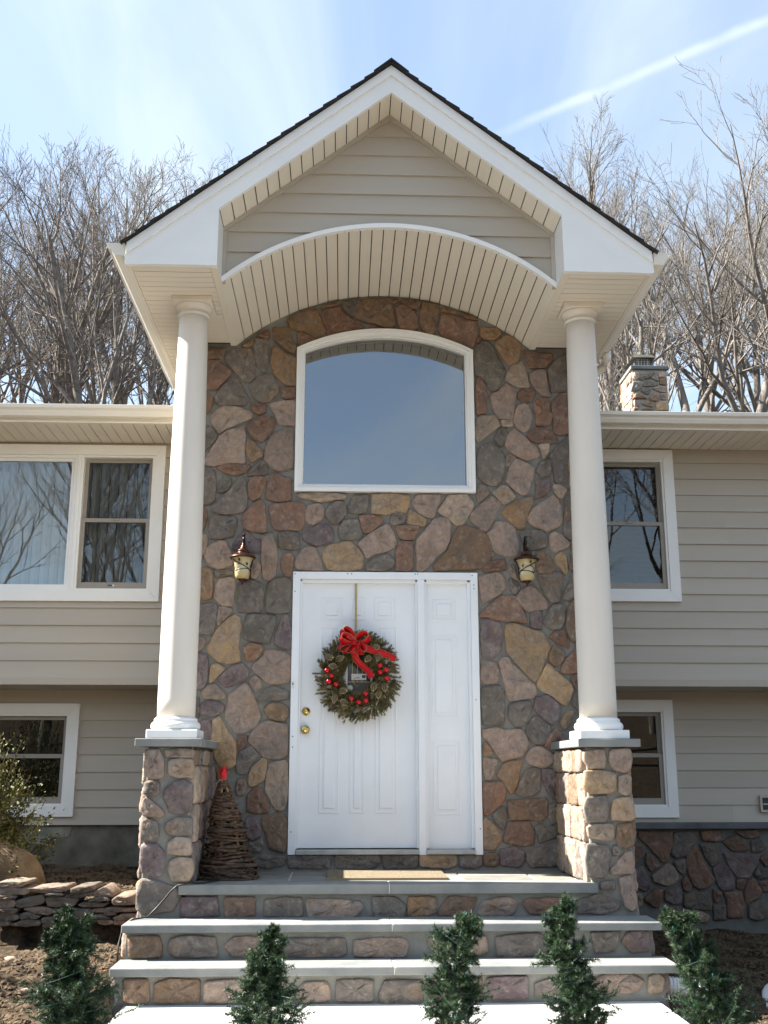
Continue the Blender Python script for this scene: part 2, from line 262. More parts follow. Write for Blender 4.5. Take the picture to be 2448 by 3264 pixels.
# ---- stones: outlines in millimetres on their wall (colour letter, then u,v points)
ST = {}
ST['wall']='''B -885,4139 -657,4143 -686,4057 -882,4051
R -892,4048 -716,4028 -605,3944 -627,3899 -729,3785 -882,3789
G -598,4144 -454,4146 -417,4049 -415,3902 -456,3851 -504,3861 -559,3917 -614,3990 -669,4051
O -530,4176 -425,4249 -429,4198 -476,4163 -524,4165
R -409,4264 -362,4302 -304,4315 -299,4251 -318,4242
D -425,4232 -318,4234 -306,4200 -313,4039 -316,3943 -358,3948 -408,4027 -431,4169
O -275,4333 -127,4335 -120,4248 -75,4169 -90,4114 -123,4116 -171,4156 -259,4229
O -72,4290 -29,4296 -22,4169 -43,4166
O -278,4143 -241,4166 -170,4104 -68,4066 -64,3833 -154,3832 -246,3916 -280,3994
D -455,3817 -389,3891 -336,3920 -267,3910 -217,3814 -221,3764 -283,3685 -362,3678 -421,3722
G -584,3888 -536,3855 -496,3766 -446,3694 -482,3654 -697,3646 -730,3684 -722,3735 -667,3820
R -196,3804 -79,3816 -78,3727 -146,3709 -189,3731
R -440,3660 -409,3666 -314,3656 -312,3590 -375,3572 -434,3616
P -282,3662 -204,3691 -77,3687 -73,3482 -204,3486 -232,3563 -276,3629
T -752,3573 -666,3635 -613,3636 -539,3626 -438,3594 -429,3538 -597,3464 -689,3408 -744,3474 -761,3523
D -848,3478 -748,3452 -709,3386 -713,3353 -788,3265 -839,3243
P -678,3381 -611,3431 -487,3460 -474,3383 -477,3149 -587,3158 -705,3127 -793,3135 -800,3172
R -461,3488 -348,3550 -253,3546 -234,3496 -261,3419 -337,3336 -400,3357 -465,3433
O -457,3351 -410,3335 -330,3254 -334,3215 -415,3160 -448,3214 -466,3274
P -270,3391 -115,3465 -88,3437 -77,3120 -201,3087 -253,3118 -317,3188 -300,3319
R -880,3738 -785,3740 -749,3690 -774,3600 -830,3555 -872,3560
G -384,3144 -328,3183 -290,3134 -288,3064 -448,3046 -424,3095
R -704,3108 -628,3142 -545,3137 -425,3138 -465,3078 -552,3051 -625,3066 -672,3093
G -843,3103 -745,3104 -707,3055 -702,2846 -740,2814 -831,2792
D -655,3024 -582,3030 -576,2981 -610,2922 -666,2900 -682,2916
G -490,3050 -463,3004 -455,2913 -442,2828 -465,2753 -521,2736 -608,2725 -732,2751 -728,2772 -649,2863 -574,2933 -540,3003
R -432,3026 -376,3040 -313,3032 -297,2995 -326,2925 -345,2871 -401,2839 -433,2870 -440,2924
R -257,3071 -205,3066 -163,3039 -95,3024 -92,2847 -200,2835 -293,2856 -295,2904 -271,3001
R -840,2766 -763,2766 -765,2676 -782,2597 -833,2576
G -730,2708 -633,2706 -525,2694 -523,2636 -546,2547 -627,2525 -729,2524 -737,2598 -734,2655
R -334,2847 -303,2813 -276,2591 -312,2575 -404,2590 -461,2610 -484,2679 -465,2732 -405,2796
R -266,2797 -215,2814 -71,2826 2,2821 23,2800 15,2635 -20,2603 -215,2602 -247,2659
T -831,2550 -766,2555 -746,2519 -756,2451 -788,2357 -823,2341
P -746,2456 -657,2506 -606,2499 -562,2421 -546,2385 -543,2312 -654,2280 -730,2300 -769,2378
M -534,2499 -466,2589 -409,2558 -366,2516 -331,2517 -329,2433 -358,2412 -532,2432 -553,2463
P -321,2554 -225,2562 -201,2450 -189,2356 -198,2283 -201,2221 -246,2195 -302,2205 -313,2345
G -189,2570 -117,2587 -25,2572 -13,2456 -74,2440 -176,2455
R -149,2393 -83,2409 -62,2378 -71,2289 -85,2227 -125,2227 -162,2294
P -387,2355 -357,2360 -323,2314 -324,2246 -358,2205 -388,2205 -395,2267
D -684,2275 -598,2265 -537,2271 -536,2235 -596,2229 -667,2213 -683,2239
O -826,2279 -720,2285 -700,2228 -699,2141 -701,2044 -775,2033 -821,2054
P -669,2157 -636,2198 -550,2209 -519,2194 -518,2137 -529,2035 -533,1984 -603,1978 -680,2044
G -488,2163 -408,2189 -352,2184 -306,2154 -294,2087 -296,1985 -320,1939 -401,1934 -491,1943 -490,2061
D -265,2149 -211,2206 -120,2211 -73,2176 -69,1971 -79,1940 -149,1930 -270,1940
G -834,1998 -668,1999 -652,1958 -663,1847 -674,1761 -824,1771
P -637,1976 -567,1969 -524,1951 -570,1903 -613,1857 -632,1832 -647,1842
Y -554,1893 -520,1913 -469,1888 -462,1833 -478,1707 -458,1553 -567,1533 -642,1557 -714,1621 -715,1661 -669,1756 -622,1832
D -424,1909 -369,1917 -188,1910 -192,1849 -225,1758 -233,1691 -333,1703 -439,1727 -432,1833
M -133,1920 -93,1910 -70,1799 -70,1646 -128,1658 -193,1683 -194,1738 -162,1839
P -823,1731 -753,1736 -735,1706 -750,1656 -803,1621 -818,1621
M -827,1601 -723,1601 -712,1562 -711,1409 -728,1350 -806,1330
R -447,1667 -373,1690 -298,1678 -282,1643 -330,1583 -389,1553 -414,1563
P -281,1623 -247,1638 -122,1628 -66,1584 -68,1445 -77,1396 -151,1381 -246,1385 -296,1434 -367,1489 -363,1523 -276,1593
Y -680,1517 -641,1532 -575,1493 -623,1443 -685,1384 -691,1419
M -565,1478 -517,1513 -443,1533 -402,1498 -382,1474 -415,1414 -468,1395 -512,1365 -556,1355 -591,1375 -632,1414
P -385,1405 -351,1439 -306,1410 -289,1351 -328,1321 -358,1356
T -747,1316 -690,1370 -635,1370 -605,1335 -564,1291 -577,1262 -627,1262 -681,1267 -735,1267
M -743,1228 -695,1242 -596,1233 -570,1204 -584,1165 -627,1145 -671,1131 -750,1145
P -419,1385 -383,1360 -336,1248 -293,1136 -321,1059 -378,1025 -441,1006 -481,1010 -516,1054 -558,1116 -559,1165 -534,1292 -467,1346
D -312,1272 -254,1341 -190,1356 -91,1327 -80,1268 -153,1253 -218,1263 -296,1238
O -270,1185 -222,1224 -138,1229 -83,1200 -82,1141 -111,1098 -175,1102 -229,1127
Y -660,1092 -602,1131 -571,1073 -519,991 -479,948 -468,781 -520,734 -579,753 -625,805 -662,910 -661,996
M -748,1097 -675,1102 -662,1030 -669,948 -742,957
P -287,1078 -248,1093 -85,1069 -76,843 -148,810 -251,824 -301,876 -376,943 -372,982
M -809,1281 -764,1267 -763,1116 -787,1107 -802,1116
R -460,978 -392,987 -386,939 -418,887 -447,880
G -447,863 -355,906 -310,858 -314,825 -357,772 -374,716 -417,697 -462,716 -468,772 -455,820
Y -270,815 -236,806 -234,734 -256,659 -337,607 -367,617 -373,687 -341,749
T -211,777 -95,806 -74,772 -70,546 -87,452 -116,434 -154,438 -189,490 -240,583 -233,678
R -318,602 -274,598 -249,546 -213,462 -207,420 -308,411 -371,429 -373,509 -365,555
P -450,659 -397,664 -386,617 -394,565 -427,542 -462,565
M -365,392 -302,374 -266,286 -270,249 -322,221 -365,240 -387,323
B -254,383 -149,410 -76,396 -67,198 -95,133 -143,147 -201,166 -217,249 -252,313
D -369,212 -321,203 -264,226 -244,175 -262,139 -362,139 -373,176
D -347,102 -252,116 -118,115 -70,92 -93,38 -211,24 -316,38
R -637,754 -588,725 -567,692 -586,664 -620,687 -641,725
M -701,650 -609,640 -601,565 -633,518 -683,547
G -700,491 -633,500 -624,407 -681,393
O 1472,4366 1624,4363 1656,4311 1589,4263 1535,4257 1475,4285
R 1442,4232 1454,4290 1486,4268 1469,4235
D 1430,4186 1491,4233 1550,4234 1576,4176 1622,4079 1674,4000 1673,3960 1610,3817 1556,3799 1489,3906 1420,3950 1417,4088
O 1599,4229 1693,4297 1758,4272 1811,4209 1802,4116 1774,4058 1708,4037 1671,4080 1604,4188
R 1842,4175 1901,4152 2075,4138 2067,4080 2000,4010 1946,4015 1891,4008 1861,4071 1835,4117
T 1729,4023 1817,4065 1842,4008 1856,3934 1878,3843 1826,3836 1767,3847 1674,3903 1684,3948
P 1884,3968 1956,3992 2015,3987 2022,3879 2035,3805 2061,3760 1975,3768 1923,3826 1887,3894
G 2122,4098 2234,4152 2225,3813 2057,3806 2049,3891 2036,3970 2055,4028
R 1462,3922 1504,3855 1513,3787 1503,3607 1428,3595 1416,3769 1435,3905
P 1615,3794 1671,3863 1713,3841 1755,3785 1747,3705 1739,3627 1716,3553 1609,3563 1568,3624 1544,3737 1555,3776
R 1782,3796 1821,3831 1912,3815 1921,3781 1887,3713 1817,3701 1775,3740
R 2116,3784 2219,3796 2209,3448 2112,3424 2060,3446 2065,3580 2053,3692 2109,3755
R 1919,3713 1947,3736 2017,3740 2037,3698 2034,3630 2054,3591 2041,3513 1917,3506 1926,3590 1906,3651
P 1773,3672 1832,3690 1869,3662 1891,3584 1869,3488 1819,3443 1767,3476 1732,3548 1750,3621
T 1427,3555 1465,3581 1583,3580 1623,3502 1547,3440 1439,3353 1413,3389 1415,3488
T 1630,3541 1726,3545 1722,3489 1639,3488
D 1562,3390 1623,3474 1681,3469 1663,3380 1635,3325 1598,3330
R 1840,3416 1917,3483 2033,3462 2089,3391 2083,3357 2008,3346 1881,3366
P 1740,3476 1787,3426 1869,3350 1911,3322 1941,3256 1924,3234 1822,3200 1739,3249 1671,3298 1659,3331 1680,3414
T 1935,3334 2021,3343 2016,3285 1985,3224 1964,3235 1963,3279
G 2126,3369 2208,3420 2235,3420 2228,3013 2199,2942 2126,2980 2054,3033 2048,3148 2025,3241
D 1432,3278 1470,3328 1534,3346 1623,3275 1648,3215 1645,3105 1616,3034 1568,2985 1500,2995 1438,3049 1418,3114
T 1664,3237 1707,3248 1738,3216 1705,3183 1683,3149 1657,3155
P 1699,3155 1737,3208 1790,3194 1889,3141 1881,3070 1829,2912 1781,2906 1740,2938 1658,3018 1676,3089
G 1938,3185 2024,3213 2038,3148 2008,3076 1960,3065 1909,3103
M 1901,3033 2017,3037 2017,2958 1981,2909 1890,2876 1898,2935
T 2042,2996 2085,2999 2152,2959 2112,2888 2091,2888 2051,2942
P 1431,2996 1483,2980 1522,2926 1423,2844 1408,2909
T 1545,2926 1615,2981 1657,2976 1728,2906 1706,2868 1637,2830 1591,2867
O 1865,2897 1871,2848 1829,2762 1806,2687 1799,2639 1751,2623 1700,2660 1640,2728 1606,2755 1652,2798 1738,2858
P 1926,2838 2039,2907 2080,2867 2103,2807 2104,2690 2071,2647 1975,2601 1924,2629 1847,2661 1822,2709 1872,2795
G 2127,2878 2181,2905 2223,2906 2219,2557 2171,2538 2110,2583 2120,2706 2139,2776
P 1427,2807 1539,2894 1606,2835 1594,2787 1550,2701 1491,2610 1454,2602 1413,2641 1362,2694 1358,2742
P 1560,2685 1649,2680 1710,2628 1738,2522 1746,2443 1708,2406 1626,2405 1538,2436 1499,2525 1490,2583 1538,2616
D 1756,2602 1840,2618 1944,2608 1978,2545 1960,2487 1913,2465 1845,2449 1819,2470 1779,2512
P 2000,2582 2038,2606 2099,2572 2159,2509 2137,2477 2031,2434 1997,2497
Y 2035,2403 2094,2440 2124,2398 2127,2346 2131,2267 2113,2257 2063,2324 2039,2361
B 1885,2423 1970,2455 1989,2402 2026,2298 2014,2261 1895,2266 1877,2318
R 1437,2315 1495,2347 1625,2379 1635,2290 1555,2284 1452,2268
P 1665,2343 1697,2369 1710,2285 1728,2202 1678,2238 1661,2280
P 1415,2231 1570,2264 1621,2233 1626,2145 1565,2082 1508,2056 1451,2015 1432,2066
G 1651,2202 1677,2217 1747,2150 1699,2091 1674,2119
B 2165,2520 2207,2531 2218,2289 2176,2283 2141,2325 2170,2393
G 1895,2245 2072,2272 2090,2220 2072,2142 2052,2033 1990,2028 1946,2100 1898,2188
P 1757,2125 1840,2156 1890,2115 1954,2033 1962,1976 1854,1960 1798,1955 1733,2021 1714,2068
G 2154,2257 2216,2263 2220,2112 2135,2044 2089,2059 2096,2106 2141,2189
P 1482,2446 1538,2426 1532,2405 1501,2389 1475,2404
R 1584,2072 1703,2073 1742,2006 1770,1930 1788,1863 1595,1883 1414,1912 1423,1938 1506,2005
M 1822,1950 1899,1956 1913,1920 1904,1818 1818,1833
D 2004,2013 2091,2008 2091,1885 2058,1819 1986,1813 1931,1849 1932,1889 1971,1956
B 2164,2045 2216,2045 2212,1723 2150,1712 2122,1758 2105,1860 2120,1972
M 1432,1882 1513,1887 1579,1852 1592,1766 1578,1640 1516,1584 1430,1599 1423,1715
Y 1614,1842 1676,1858 1747,1840 1837,1802 1913,1787 1970,1671 1915,1545 1865,1430 1834,1405 1795,1435 1736,1510 1623,1630
R 1968,1752 2011,1793 2088,1808 2120,1667 2028,1707
O 1991,1676 2026,1671 2080,1626 2057,1551 2015,1520 1961,1560 1963,1616
R 2163,1657 2205,1687 2225,1677 2222,1481 2089,1466 2044,1476 2062,1536
P 1424,1564 1535,1544 1556,1484 1541,1390 1446,1384 1411,1424
P 1582,1589 1642,1579 1666,1529 1706,1500 1764,1440 1833,1380 1851,1326 1820,1276 1638,1256 1614,1306 1593,1439 1558,1549
Y 1945,1545 2028,1466 2126,1381 2135,1346 2100,1242 2079,1218 2039,1233 1971,1292 1892,1336 1858,1366 1870,1410
R 2139,1451 2211,1461 2210,1342 2169,1332 2127,1411
D 1420,1350 1571,1365 1594,1291 1588,1075 1428,1070 1417,1217
D 1632,1222 1769,1252 1806,1242 1802,1188 1769,1109 1732,1056 1668,1065 1629,1119
M 1840,1277 1946,1292 2028,1208 2015,1120 1973,1071 1933,1090 1827,1188
G 2148,1312 2214,1322 2218,1169 2168,1188 2130,1228
Y 2077,1174 2132,1174 2120,1120 2066,1032 2028,1076
G 1825,1134 1860,1134 1937,1066 1946,1017 1898,930 1847,920 1808,939 1765,993 1772,1061
R 1992,1046 2035,1007 2057,939 1977,910 1897,910 1934,983
R 2159,1081 2204,1081 2209,973 2109,969
P 1418,1031 1538,1048 1587,1026 1722,1036 1746,1007 1769,944 1762,896 1725,838 1646,824 1566,795 1532,843 1470,934 1426,983
O 1435,938 1498,863 1448,829 1423,844 1425,911
T 1423,820 1536,805 1520,762 1473,655 1434,667 1421,753
P 1797,892 1872,904 1940,863 1983,829 1962,786 1911,757 1861,752 1773,776 1742,820
O 1565,767 1645,796 1724,800 1702,724 1680,638 1638,557 1623,558 1581,629 1523,691
G 1747,724 1807,748 1856,733 1858,662 1845,581 1805,548 1726,534 1658,562 1705,648
M 1871,738 1970,733 1982,662 1984,581 1961,519 1932,529 1900,590 1873,652
R 1414,634 1552,643 1585,600 1583,520 1547,473 1448,402 1418,407
G 1542,454 1591,459 1583,355 1562,285 1510,342 1479,393
B 1602,501 1636,506 1754,505 1893,524 1907,500 1893,392 1847,350 1784,364 1613,369 1605,435
D 1915,472 1985,500 1994,354 1930,336 1912,392
Y 1407,356 1428,384 1475,342 1551,253 1530,207 1495,147 1408,161
R 1607,341 1759,350 1791,290 1788,183 1700,174 1569,202 1565,234
D 1807,313 1846,331 1889,299 1934,317 1978,308 1970,238 1832,196
B 1412,115 1499,124 1523,91 1511,32 1415,32
M 1539,146 1636,165 1713,127 1711,58 1671,26 1540,36 1532,100
G 1732,132 1865,173 1974,205 1984,85 1957,30 1763,21 1735,67
T -45,2888 -4,2902 233,2909 357,2896 339,2858 261,2851 134,2833 65,2851 1,2860
P 43,2794 134,2819 164,2800 176,2725 154,2683 91,2650 45,2659 20,2696 26,2747
G 207,2786 253,2829 303,2841 339,2821 354,2736 322,2694 282,2660 254,2649 213,2679 185,2735
G 408,2883 522,2893 531,2841 513,2756 440,2741 376,2755 372,2807 399,2854
M 19,2602 114,2631 186,2655 241,2609 256,2539 238,2511 175,2488 107,2473 62,2491 18,2519 8,2570
D 305,2637 336,2680 445,2690 464,2634 482,2564 451,2531 387,2526 306,2530 292,2572
R 459,2718 573,2726 655,2701 637,2659 555,2593 496,2578 473,2643
P 8,2445 39,2468 107,2455 135,2395 159,2336 173,2272 56,2275 -34,2284 -48,2325 -36,2380
Y 193,2455 247,2488 383,2508 415,2480 460,2439 492,2388 492,2333 474,2296 411,2275 312,2272 209,2281 176,2359 169,2423
P 510,2546 600,2607 669,2650 696,2641 733,2580 755,2497 737,2464 664,2431 592,2412 524,2370 492,2439 451,2494
D 519,2329 574,2366 646,2399 709,2399 736,2349 718,2293 628,2270 524,2278
Y 561,2903 749,2905 864,2892 863,2825 835,2747 739,2756 693,2741 561,2738
P 933,2902 1131,2899 1088,2799 1064,2709 986,2723 936,2755 895,2816 896,2854
T 1186,2899 1334,2905 1393,2830 1378,2787 1335,2716 1293,2659 1233,2654 1170,2705 1092,2766 1144,2833
G 735,2744 803,2747 828,2703 817,2665 734,2641 707,2683
Y 863,2778 904,2755 1000,2695 986,2641 903,2652 849,2660
R 753,2636 807,2646 935,2638 935,2610 917,2577 893,2530 843,2525 780,2543
P 1060,2695 1128,2710 1174,2696 1201,2640 1191,2565 1176,2504 1143,2448 1079,2397 1033,2341 1000,2291 959,2267 914,2290 920,2382 916,2461 925,2530 995,2610
R 784,2511 884,2514 893,2461 888,2382 887,2304 860,2269 747,2280 761,2326 752,2418
B 1256,2636 1302,2650 1379,2627 1448,2604 1497,2549 1514,2488 1530,2423 1492,2335 1441,2307 1363,2291 1236,2292 1136,2278 1059,2277 1055,2319 1101,2370 1170,2439 1218,2570
O -151,4409 -55,4478 91,4511 120,4436 171,4302 172,4257 116,4248 60,4263 -10,4306 -129,4327
R 134,4497 280,4537 316,4484 400,4418 485,4359 478,4329 310,4311 185,4272 170,4362 142,4414
B 112,4519 203,4558 273,4578 280,4556 168,4527
G 301,4567 448,4604 463,4593 421,4486 386,4448 330,4507
B 470,4589 533,4613 632,4615 688,4597 723,4575 737,4484 758,4386 730,4348 653,4354 576,4398 491,4404 414,4441 428,4509
R -72,4283 -24,4291 95,4237 26,4210 -35,4172 -64,4223
R 513,4352 548,4379 632,4346 520,4330
R 669,4608 782,4610 768,4583 719,4575
B 800,4606 959,4601 976,4579 937,4525 881,4532 817,4576
R 754,4530 817,4561 873,4524 930,4487 943,4344 879,4328 788,4341 775,4447
B 987,4579 1043,4580 1135,4555 1120,4483 1097,4376 1083,4308 1026,4300 985,4337 961,4419 965,4495
O 1149,4544 1276,4508 1268,4489 1155,4506
R 1141,4483 1233,4484 1317,4440 1443,4412 1441,4284 1418,4194 1368,4178 1278,4222 1152,4280 1118,4332
O 1290,4508 1395,4480 1458,4435 1359,4449
G -61,114 268,113 251,20 -50,21
D 296,113 617,112 626,54 571,16 297,20
D 649,112 912,111 902,18 663,15
Y 925,111 1198,110 1206,43 1141,17 930,26
G 1231,104 1392,109 1390,33 1326,16 1233,25'''
ST['pierL']='''P -973,859 -880,861 -857,813 -853,682 -928,677 -976,707 -981,803
T -846,861 -657,866 -660,816 -837,816
T -819,783 -784,800 -670,800 -655,752 -655,687 -748,687 -816,702
G -968,652 -927,662 -875,652 -877,581 -907,564 -974,582
M -832,601 -777,651 -706,664 -664,641 -655,551 -671,457 -794,457 -818,521 -840,561
P -972,542 -947,552 -894,512 -835,452 -849,432 -957,437 -984,482
G -973,403 -940,418 -872,388 -863,304 -893,280 -975,295 -978,363
G -802,402 -746,422 -654,422 -650,318 -731,309 -813,324 -820,363
T -790,270 -741,299 -659,296 -646,215 -660,191 -797,201
M -972,255 -871,260 -823,206 -813,157 -827,70 -881,58 -958,85 -972,158
T -780,152 -725,172 -638,162 -630,89 -653,31 -764,31 -788,109
G -966,42 -865,27 -727,-12 -719,-84 -751,-155 -925,-169 -982,-140 -981,-64'''
ST['pierR']='''T 1985,854 2111,865 2124,809 2111,748 2017,748 1977,799
P 2164,865 2295,870 2305,809 2288,733 2240,718 2173,743 2150,804
Y 1984,723 2094,728 2182,708 2184,608 2155,583 2009,583 1974,613
T 2212,683 2265,700 2290,688 2285,583 2258,565 2207,588
G 1987,543 2112,563 2124,484 2106,395 1985,395 1968,484
Y 2168,538 2288,553 2300,483 2301,419 2270,404 2146,409 2154,474
T 1983,356 2020,378 2154,375 2153,296 2129,277 1996,292
B 2185,370 2284,384 2292,257 2249,223 2178,243
D 2147,233 2204,238 2191,189 2144,184
G 1978,248 2106,243 2129,189 2098,69 2071,40 1974,50 1963,141
P 2232,194 2274,203 2281,150 2277,73 2128,59 2124,93
P 2178,35 2255,49 2272,-4 2285,-148 2248,-166 2209,-142 2188,-52
D 2059,11 2146,20 2143,-32 2052,-32'''
ST['risea']='''M -699,-75 -468,-72 -453,-186 -699,-190
R -415,-77 -226,-78 -218,-182 -411,-196
G -152,-88 80,-79 87,-189 -160,-193
P 117,-84 451,-101 488,-141 420,-201 130,-199
D 546,-81 695,-82 759,-123 748,-207 557,-196
O 781,-79 960,-80 959,-169 897,-195 775,-189
R 987,-153 1043,-80 1233,-86 1187,-175 1097,-196 975,-190
P 1237,-176 1278,-102 1446,-82 1501,-114 1454,-192 1253,-197
R 1530,-114 1581,-88 1862,-89 1836,-179 1578,-183
G 1892,-179 1918,-95 2044,-64 2177,-107 2163,-159 2072,-185'''
ST['riseb']='''B -967,-270 -787,-271 -765,-327 -772,-388 -960,-387
G -717,-290 -647,-271 -438,-273 -423,-386 -682,-389 -724,-337
P -376,-330 -327,-278 -106,-279 -65,-322 -104,-388 -334,-386
G -36,-285 367,-287 378,-372 327,-395 -24,-388
P 427,-297 721,-284 761,-318 740,-398 428,-391
P 884,-288 1002,-279 1247,-280 1255,-370 1191,-389 968,-387 905,-347
G 1311,-280 1578,-267 1631,-292 1617,-392 1318,-400
G 1911,-264 2095,-255 2057,-365 1938,-384
M 2102,-315 2148,-260 2278,-256 2272,-366 2164,-375'''
ST['risec']='''B -932,-474 -800,-470 -784,-590 -926,-589
B -751,-493 -676,-471 -495,-472 -490,-592 -755,-595
P -456,-486 -294,-474 -217,-497 -214,-599 -457,-597
P -179,-488 3,-481 34,-597 -167,-599
P 80,-544 137,-491 252,-491 277,-527 273,-590 91,-597
G 320,-483 532,-480 532,-592 321,-594
G 570,-565 609,-485 821,-487 830,-647 580,-610
R 882,-477 1176,-474 1184,-582 1093,-600 880,-599
M 1217,-475 1452,-467 1458,-585 1235,-588
G 1501,-510 1615,-482 1728,-474 1744,-577 1509,-580
P 1839,-503 1913,-466 2088,-457 2158,-496 2113,-552 1948,-570 1857,-555
T 2190,-477 2243,-454 2282,-487 2267,-558 2184,-567'''
ST['found']='''R 3196,152 3516,151 3514,50 3449,-127 3409,-120 3302,-4 3193,98
G 3540,143 3763,150 3732,57 3633,-66 3541,-89 3495,-51
R 3796,150 3978,166 3996,72 3913,61 3807,72
G 3779,34 3977,41 3970,-44 3930,-145 3879,-167 3828,-90
R 4003,56 4131,122 4194,87 4260,-14 4193,-33 4087,-22
R 4134,150 4350,172 4361,110 4269,91 4196,110
G 4283,63 4376,86 4417,-7 4374,-30 4283,-38
M 4003,-44 4101,-53 4354,-69 4304,-177 4231,-269 4125,-268 4051,-168
R 3660,-28 3738,26 3795,-90 3836,-198 3903,-290 3841,-351 3750,-374 3688,-335 3647,-213 3639,-90
R 3258,-42 3322,-73 3374,-158 3297,-211 3245,-134
R 3117,51 3222,28 3224,-73 3139,-134 3106,-134
G 3514,-128 3623,-97 3633,-182 3605,-243 3551,-197
P 3295,-250 3448,-143 3519,-181 3554,-274 3502,-319 3435,-342 3316,-303
M 3127,-195 3211,-157 3272,-356 3238,-386 3119,-348
R 3603,-266 3643,-274 3671,-343 3643,-396 3595,-380 3583,-319
M 3886,-183 3997,-129 4056,-207 4094,-345 4067,-383 3961,-382 3918,-306
R 4115,-291 4173,-284 4174,-368 4109,-368
R 4229,-292 4280,-277 4343,-391 4331,-445 4187,-505 4180,-398
G 4283,-238 4338,-161 4401,-193 4436,-270 4320,-284
R 3209,-470 3312,-372 3385,-372 3376,-516 3318,-538 3271,-508
M 3416,-387 3565,-350 3563,-494 3490,-501 3411,-471
D 3601,-418 3837,-404 3850,-556 3761,-556 3593,-532 3588,-494
R 3880,-374 3959,-413 3945,-481 3887,-496
R 3976,-405 4147,-398 4169,-535 4145,-625 3999,-625 4003,-474
G 3399,-531 3553,-532 3547,-615 3434,-614
P 3583,-555 3671,-570 3666,-653 3586,-630
P 3696,-563 3822,-609 3810,-661 3689,-661
G 3870,-518 3983,-519 3981,-647 3868,-647
G 4210,-520 4353,-468 4388,-627 4288,-656 4202,-626
T 3132,-409 3188,-409 3190,-515 3132,-537
R 4353,-92 4438,-54 4446,-154 4403,-169
R 4325,-315 4417,-300 4408,-399 4359,-399'''
ST['dry']='''G -1947,1 -1771,6 -1758,-5 -1804,-28 -1957,-27
G -1956,-38 -1750,-36 -1737,-56 -1771,-73 -1953,-75
G -1952,-81 -1829,-81 -1822,-95 -1903,-109 -1950,-106
G -1949,-117 -1844,-112 -1819,-135 -1841,-154 -1946,-156
G -1945,-168 -1822,-163 -1810,-174 -1832,-193 -1943,-196
G -1942,-204 -1826,-196 -1789,-219 -1817,-232 -1939,-235
B -1938,-246 -1863,-243 -1855,-268 -1936,-273
B -1738,-34 -1597,-29 -1497,-23 -1489,-52 -1612,-65 -1725,-53
B -1455,-35 -1320,-19 -1309,-50 -1447,-63
B -1815,-112 -1658,-79 -1639,-107 -1649,-130 -1776,-157 -1812,-146
G -1627,-102 -1593,-91 -1409,-103 -1447,-153 -1600,-150
G -1493,-80 -1424,-63 -1324,-58 -1328,-84 -1428,-94 -1493,-91
B -1630,-71 -1518,-69 -1517,-83 -1623,-82
T -1312,-64 -1237,-30 -1181,-70 -1185,-95 -1305,-81
B -1338,-109 -1274,-92 -1215,-98 -1202,-115 -1332,-120
G -1407,-137 -1366,-128 -1207,-129 -1241,-152 -1388,-154
T -1178,-115 -1150,-87 -1021,-71 -1018,-133 -1165,-141
G -1317,-171 -1241,-163 -1016,-158 -1015,-184 -1309,-190
B -1763,-168 -1676,-155 -1570,-169 -1557,-186 -1603,-200 -1679,-194
G -1784,-202 -1738,-188 -1649,-211 -1683,-228 -1776,-227
G -1552,-170 -1329,-168 -1320,-210 -1543,-214
G -1636,-225 -1578,-217 -1518,-228 -1546,-251 -1634,-250
B -1838,-257 -1752,-236 -1653,-236 -1656,-270 -1831,-271
G -1314,-207 -1262,-202 -1190,-225 -1225,-230 -1308,-218
G -1233,-196 -1174,-191 -1155,-205 -1220,-208
B -1172,-225 -1120,-203 -1014,-200 -1025,-223 -1148,-236
G -1271,-235 -1177,-239 -1176,-261 -1264,-258
G -1507,-229 -1401,-224 -1388,-249 -1499,-251
B -1342,-229 -1284,-227 -1277,-244 -1341,-246
B -1165,-244 -1106,-239 -1093,-267 -1158,-267
B -1627,-264 -1575,-256 -1562,-273 -1620,-281'''
ST['chim']='''D 4892,6678 4952,6679 5125,6700 5031,6618 4910,6579 4876,6597
P 5049,6618 5115,6644 5162,6632 5164,6564 5106,6588
D 4944,6542 5017,6580 5105,6569 5154,6508 5111,6483 4940,6474
T 5184,6707 5279,6702 5274,6628 5180,6632
O 5196,6608 5291,6615 5284,6504 5190,6515
P 5056,6451 5140,6477 5277,6485 5276,6380 5194,6391 5119,6415
D 4888,6399 4938,6449 5003,6450 5042,6414 4991,6345 4939,6369
G 4773,6546 4861,6547 4912,6499 4872,6424 4794,6398 4742,6410
R 4797,6349 4897,6356 4975,6271 4928,6277 4758,6274
R 5012,6302 5075,6371 5133,6353 5159,6292 5114,6236 5026,6247
P 5192,6360 5275,6361 5280,6257 5204,6268
O 4913,6221 5061,6229 5061,6143 4980,6155 4905,6184
P 4773,6244 4861,6239 4851,6159 4779,6140
Y 5111,6193 5202,6231 5291,6238 5287,6091 5111,6089
R 4895,6111 5060,6119 5058,6082 4893,6080
T 4812,6727 4864,6703 4877,6622 4816,6578 4778,6639
R 4755,6127 4820,6128 4817,6085 4759,6084'''
def outline(pts, seg=0.035, jit=0.003, rnd=random):
    P = [Vector(p) for p in pts]; n = len(P)
    if sum(P[i].x*P[(i+1) % n].y-P[(i+1) % n].x*P[i].y for i in range(n)) < 0: P.reverse()
    Q = []
    for i in range(n):                                     # cut the corners, then divide the edges
        a, b = P[i], P[(i+1) % n]; L = (b-a).length; c = min(0.2, 0.009/max(L, 1e-4)); Q += [a.lerp(b, c), a.lerp(b, 1-c)]
    out = []
    for i in range(len(Q)):
        a, b = Q[i], Q[(i+1) % len(Q)]; k = max(1, int((b-a).length/seg))
        for j in range(k): out.append(a.lerp(b, j/k))
    return [p+Vector((rnd.uniform(-jit, jit), rnd.uniform(-jit, jit))) for p in out]
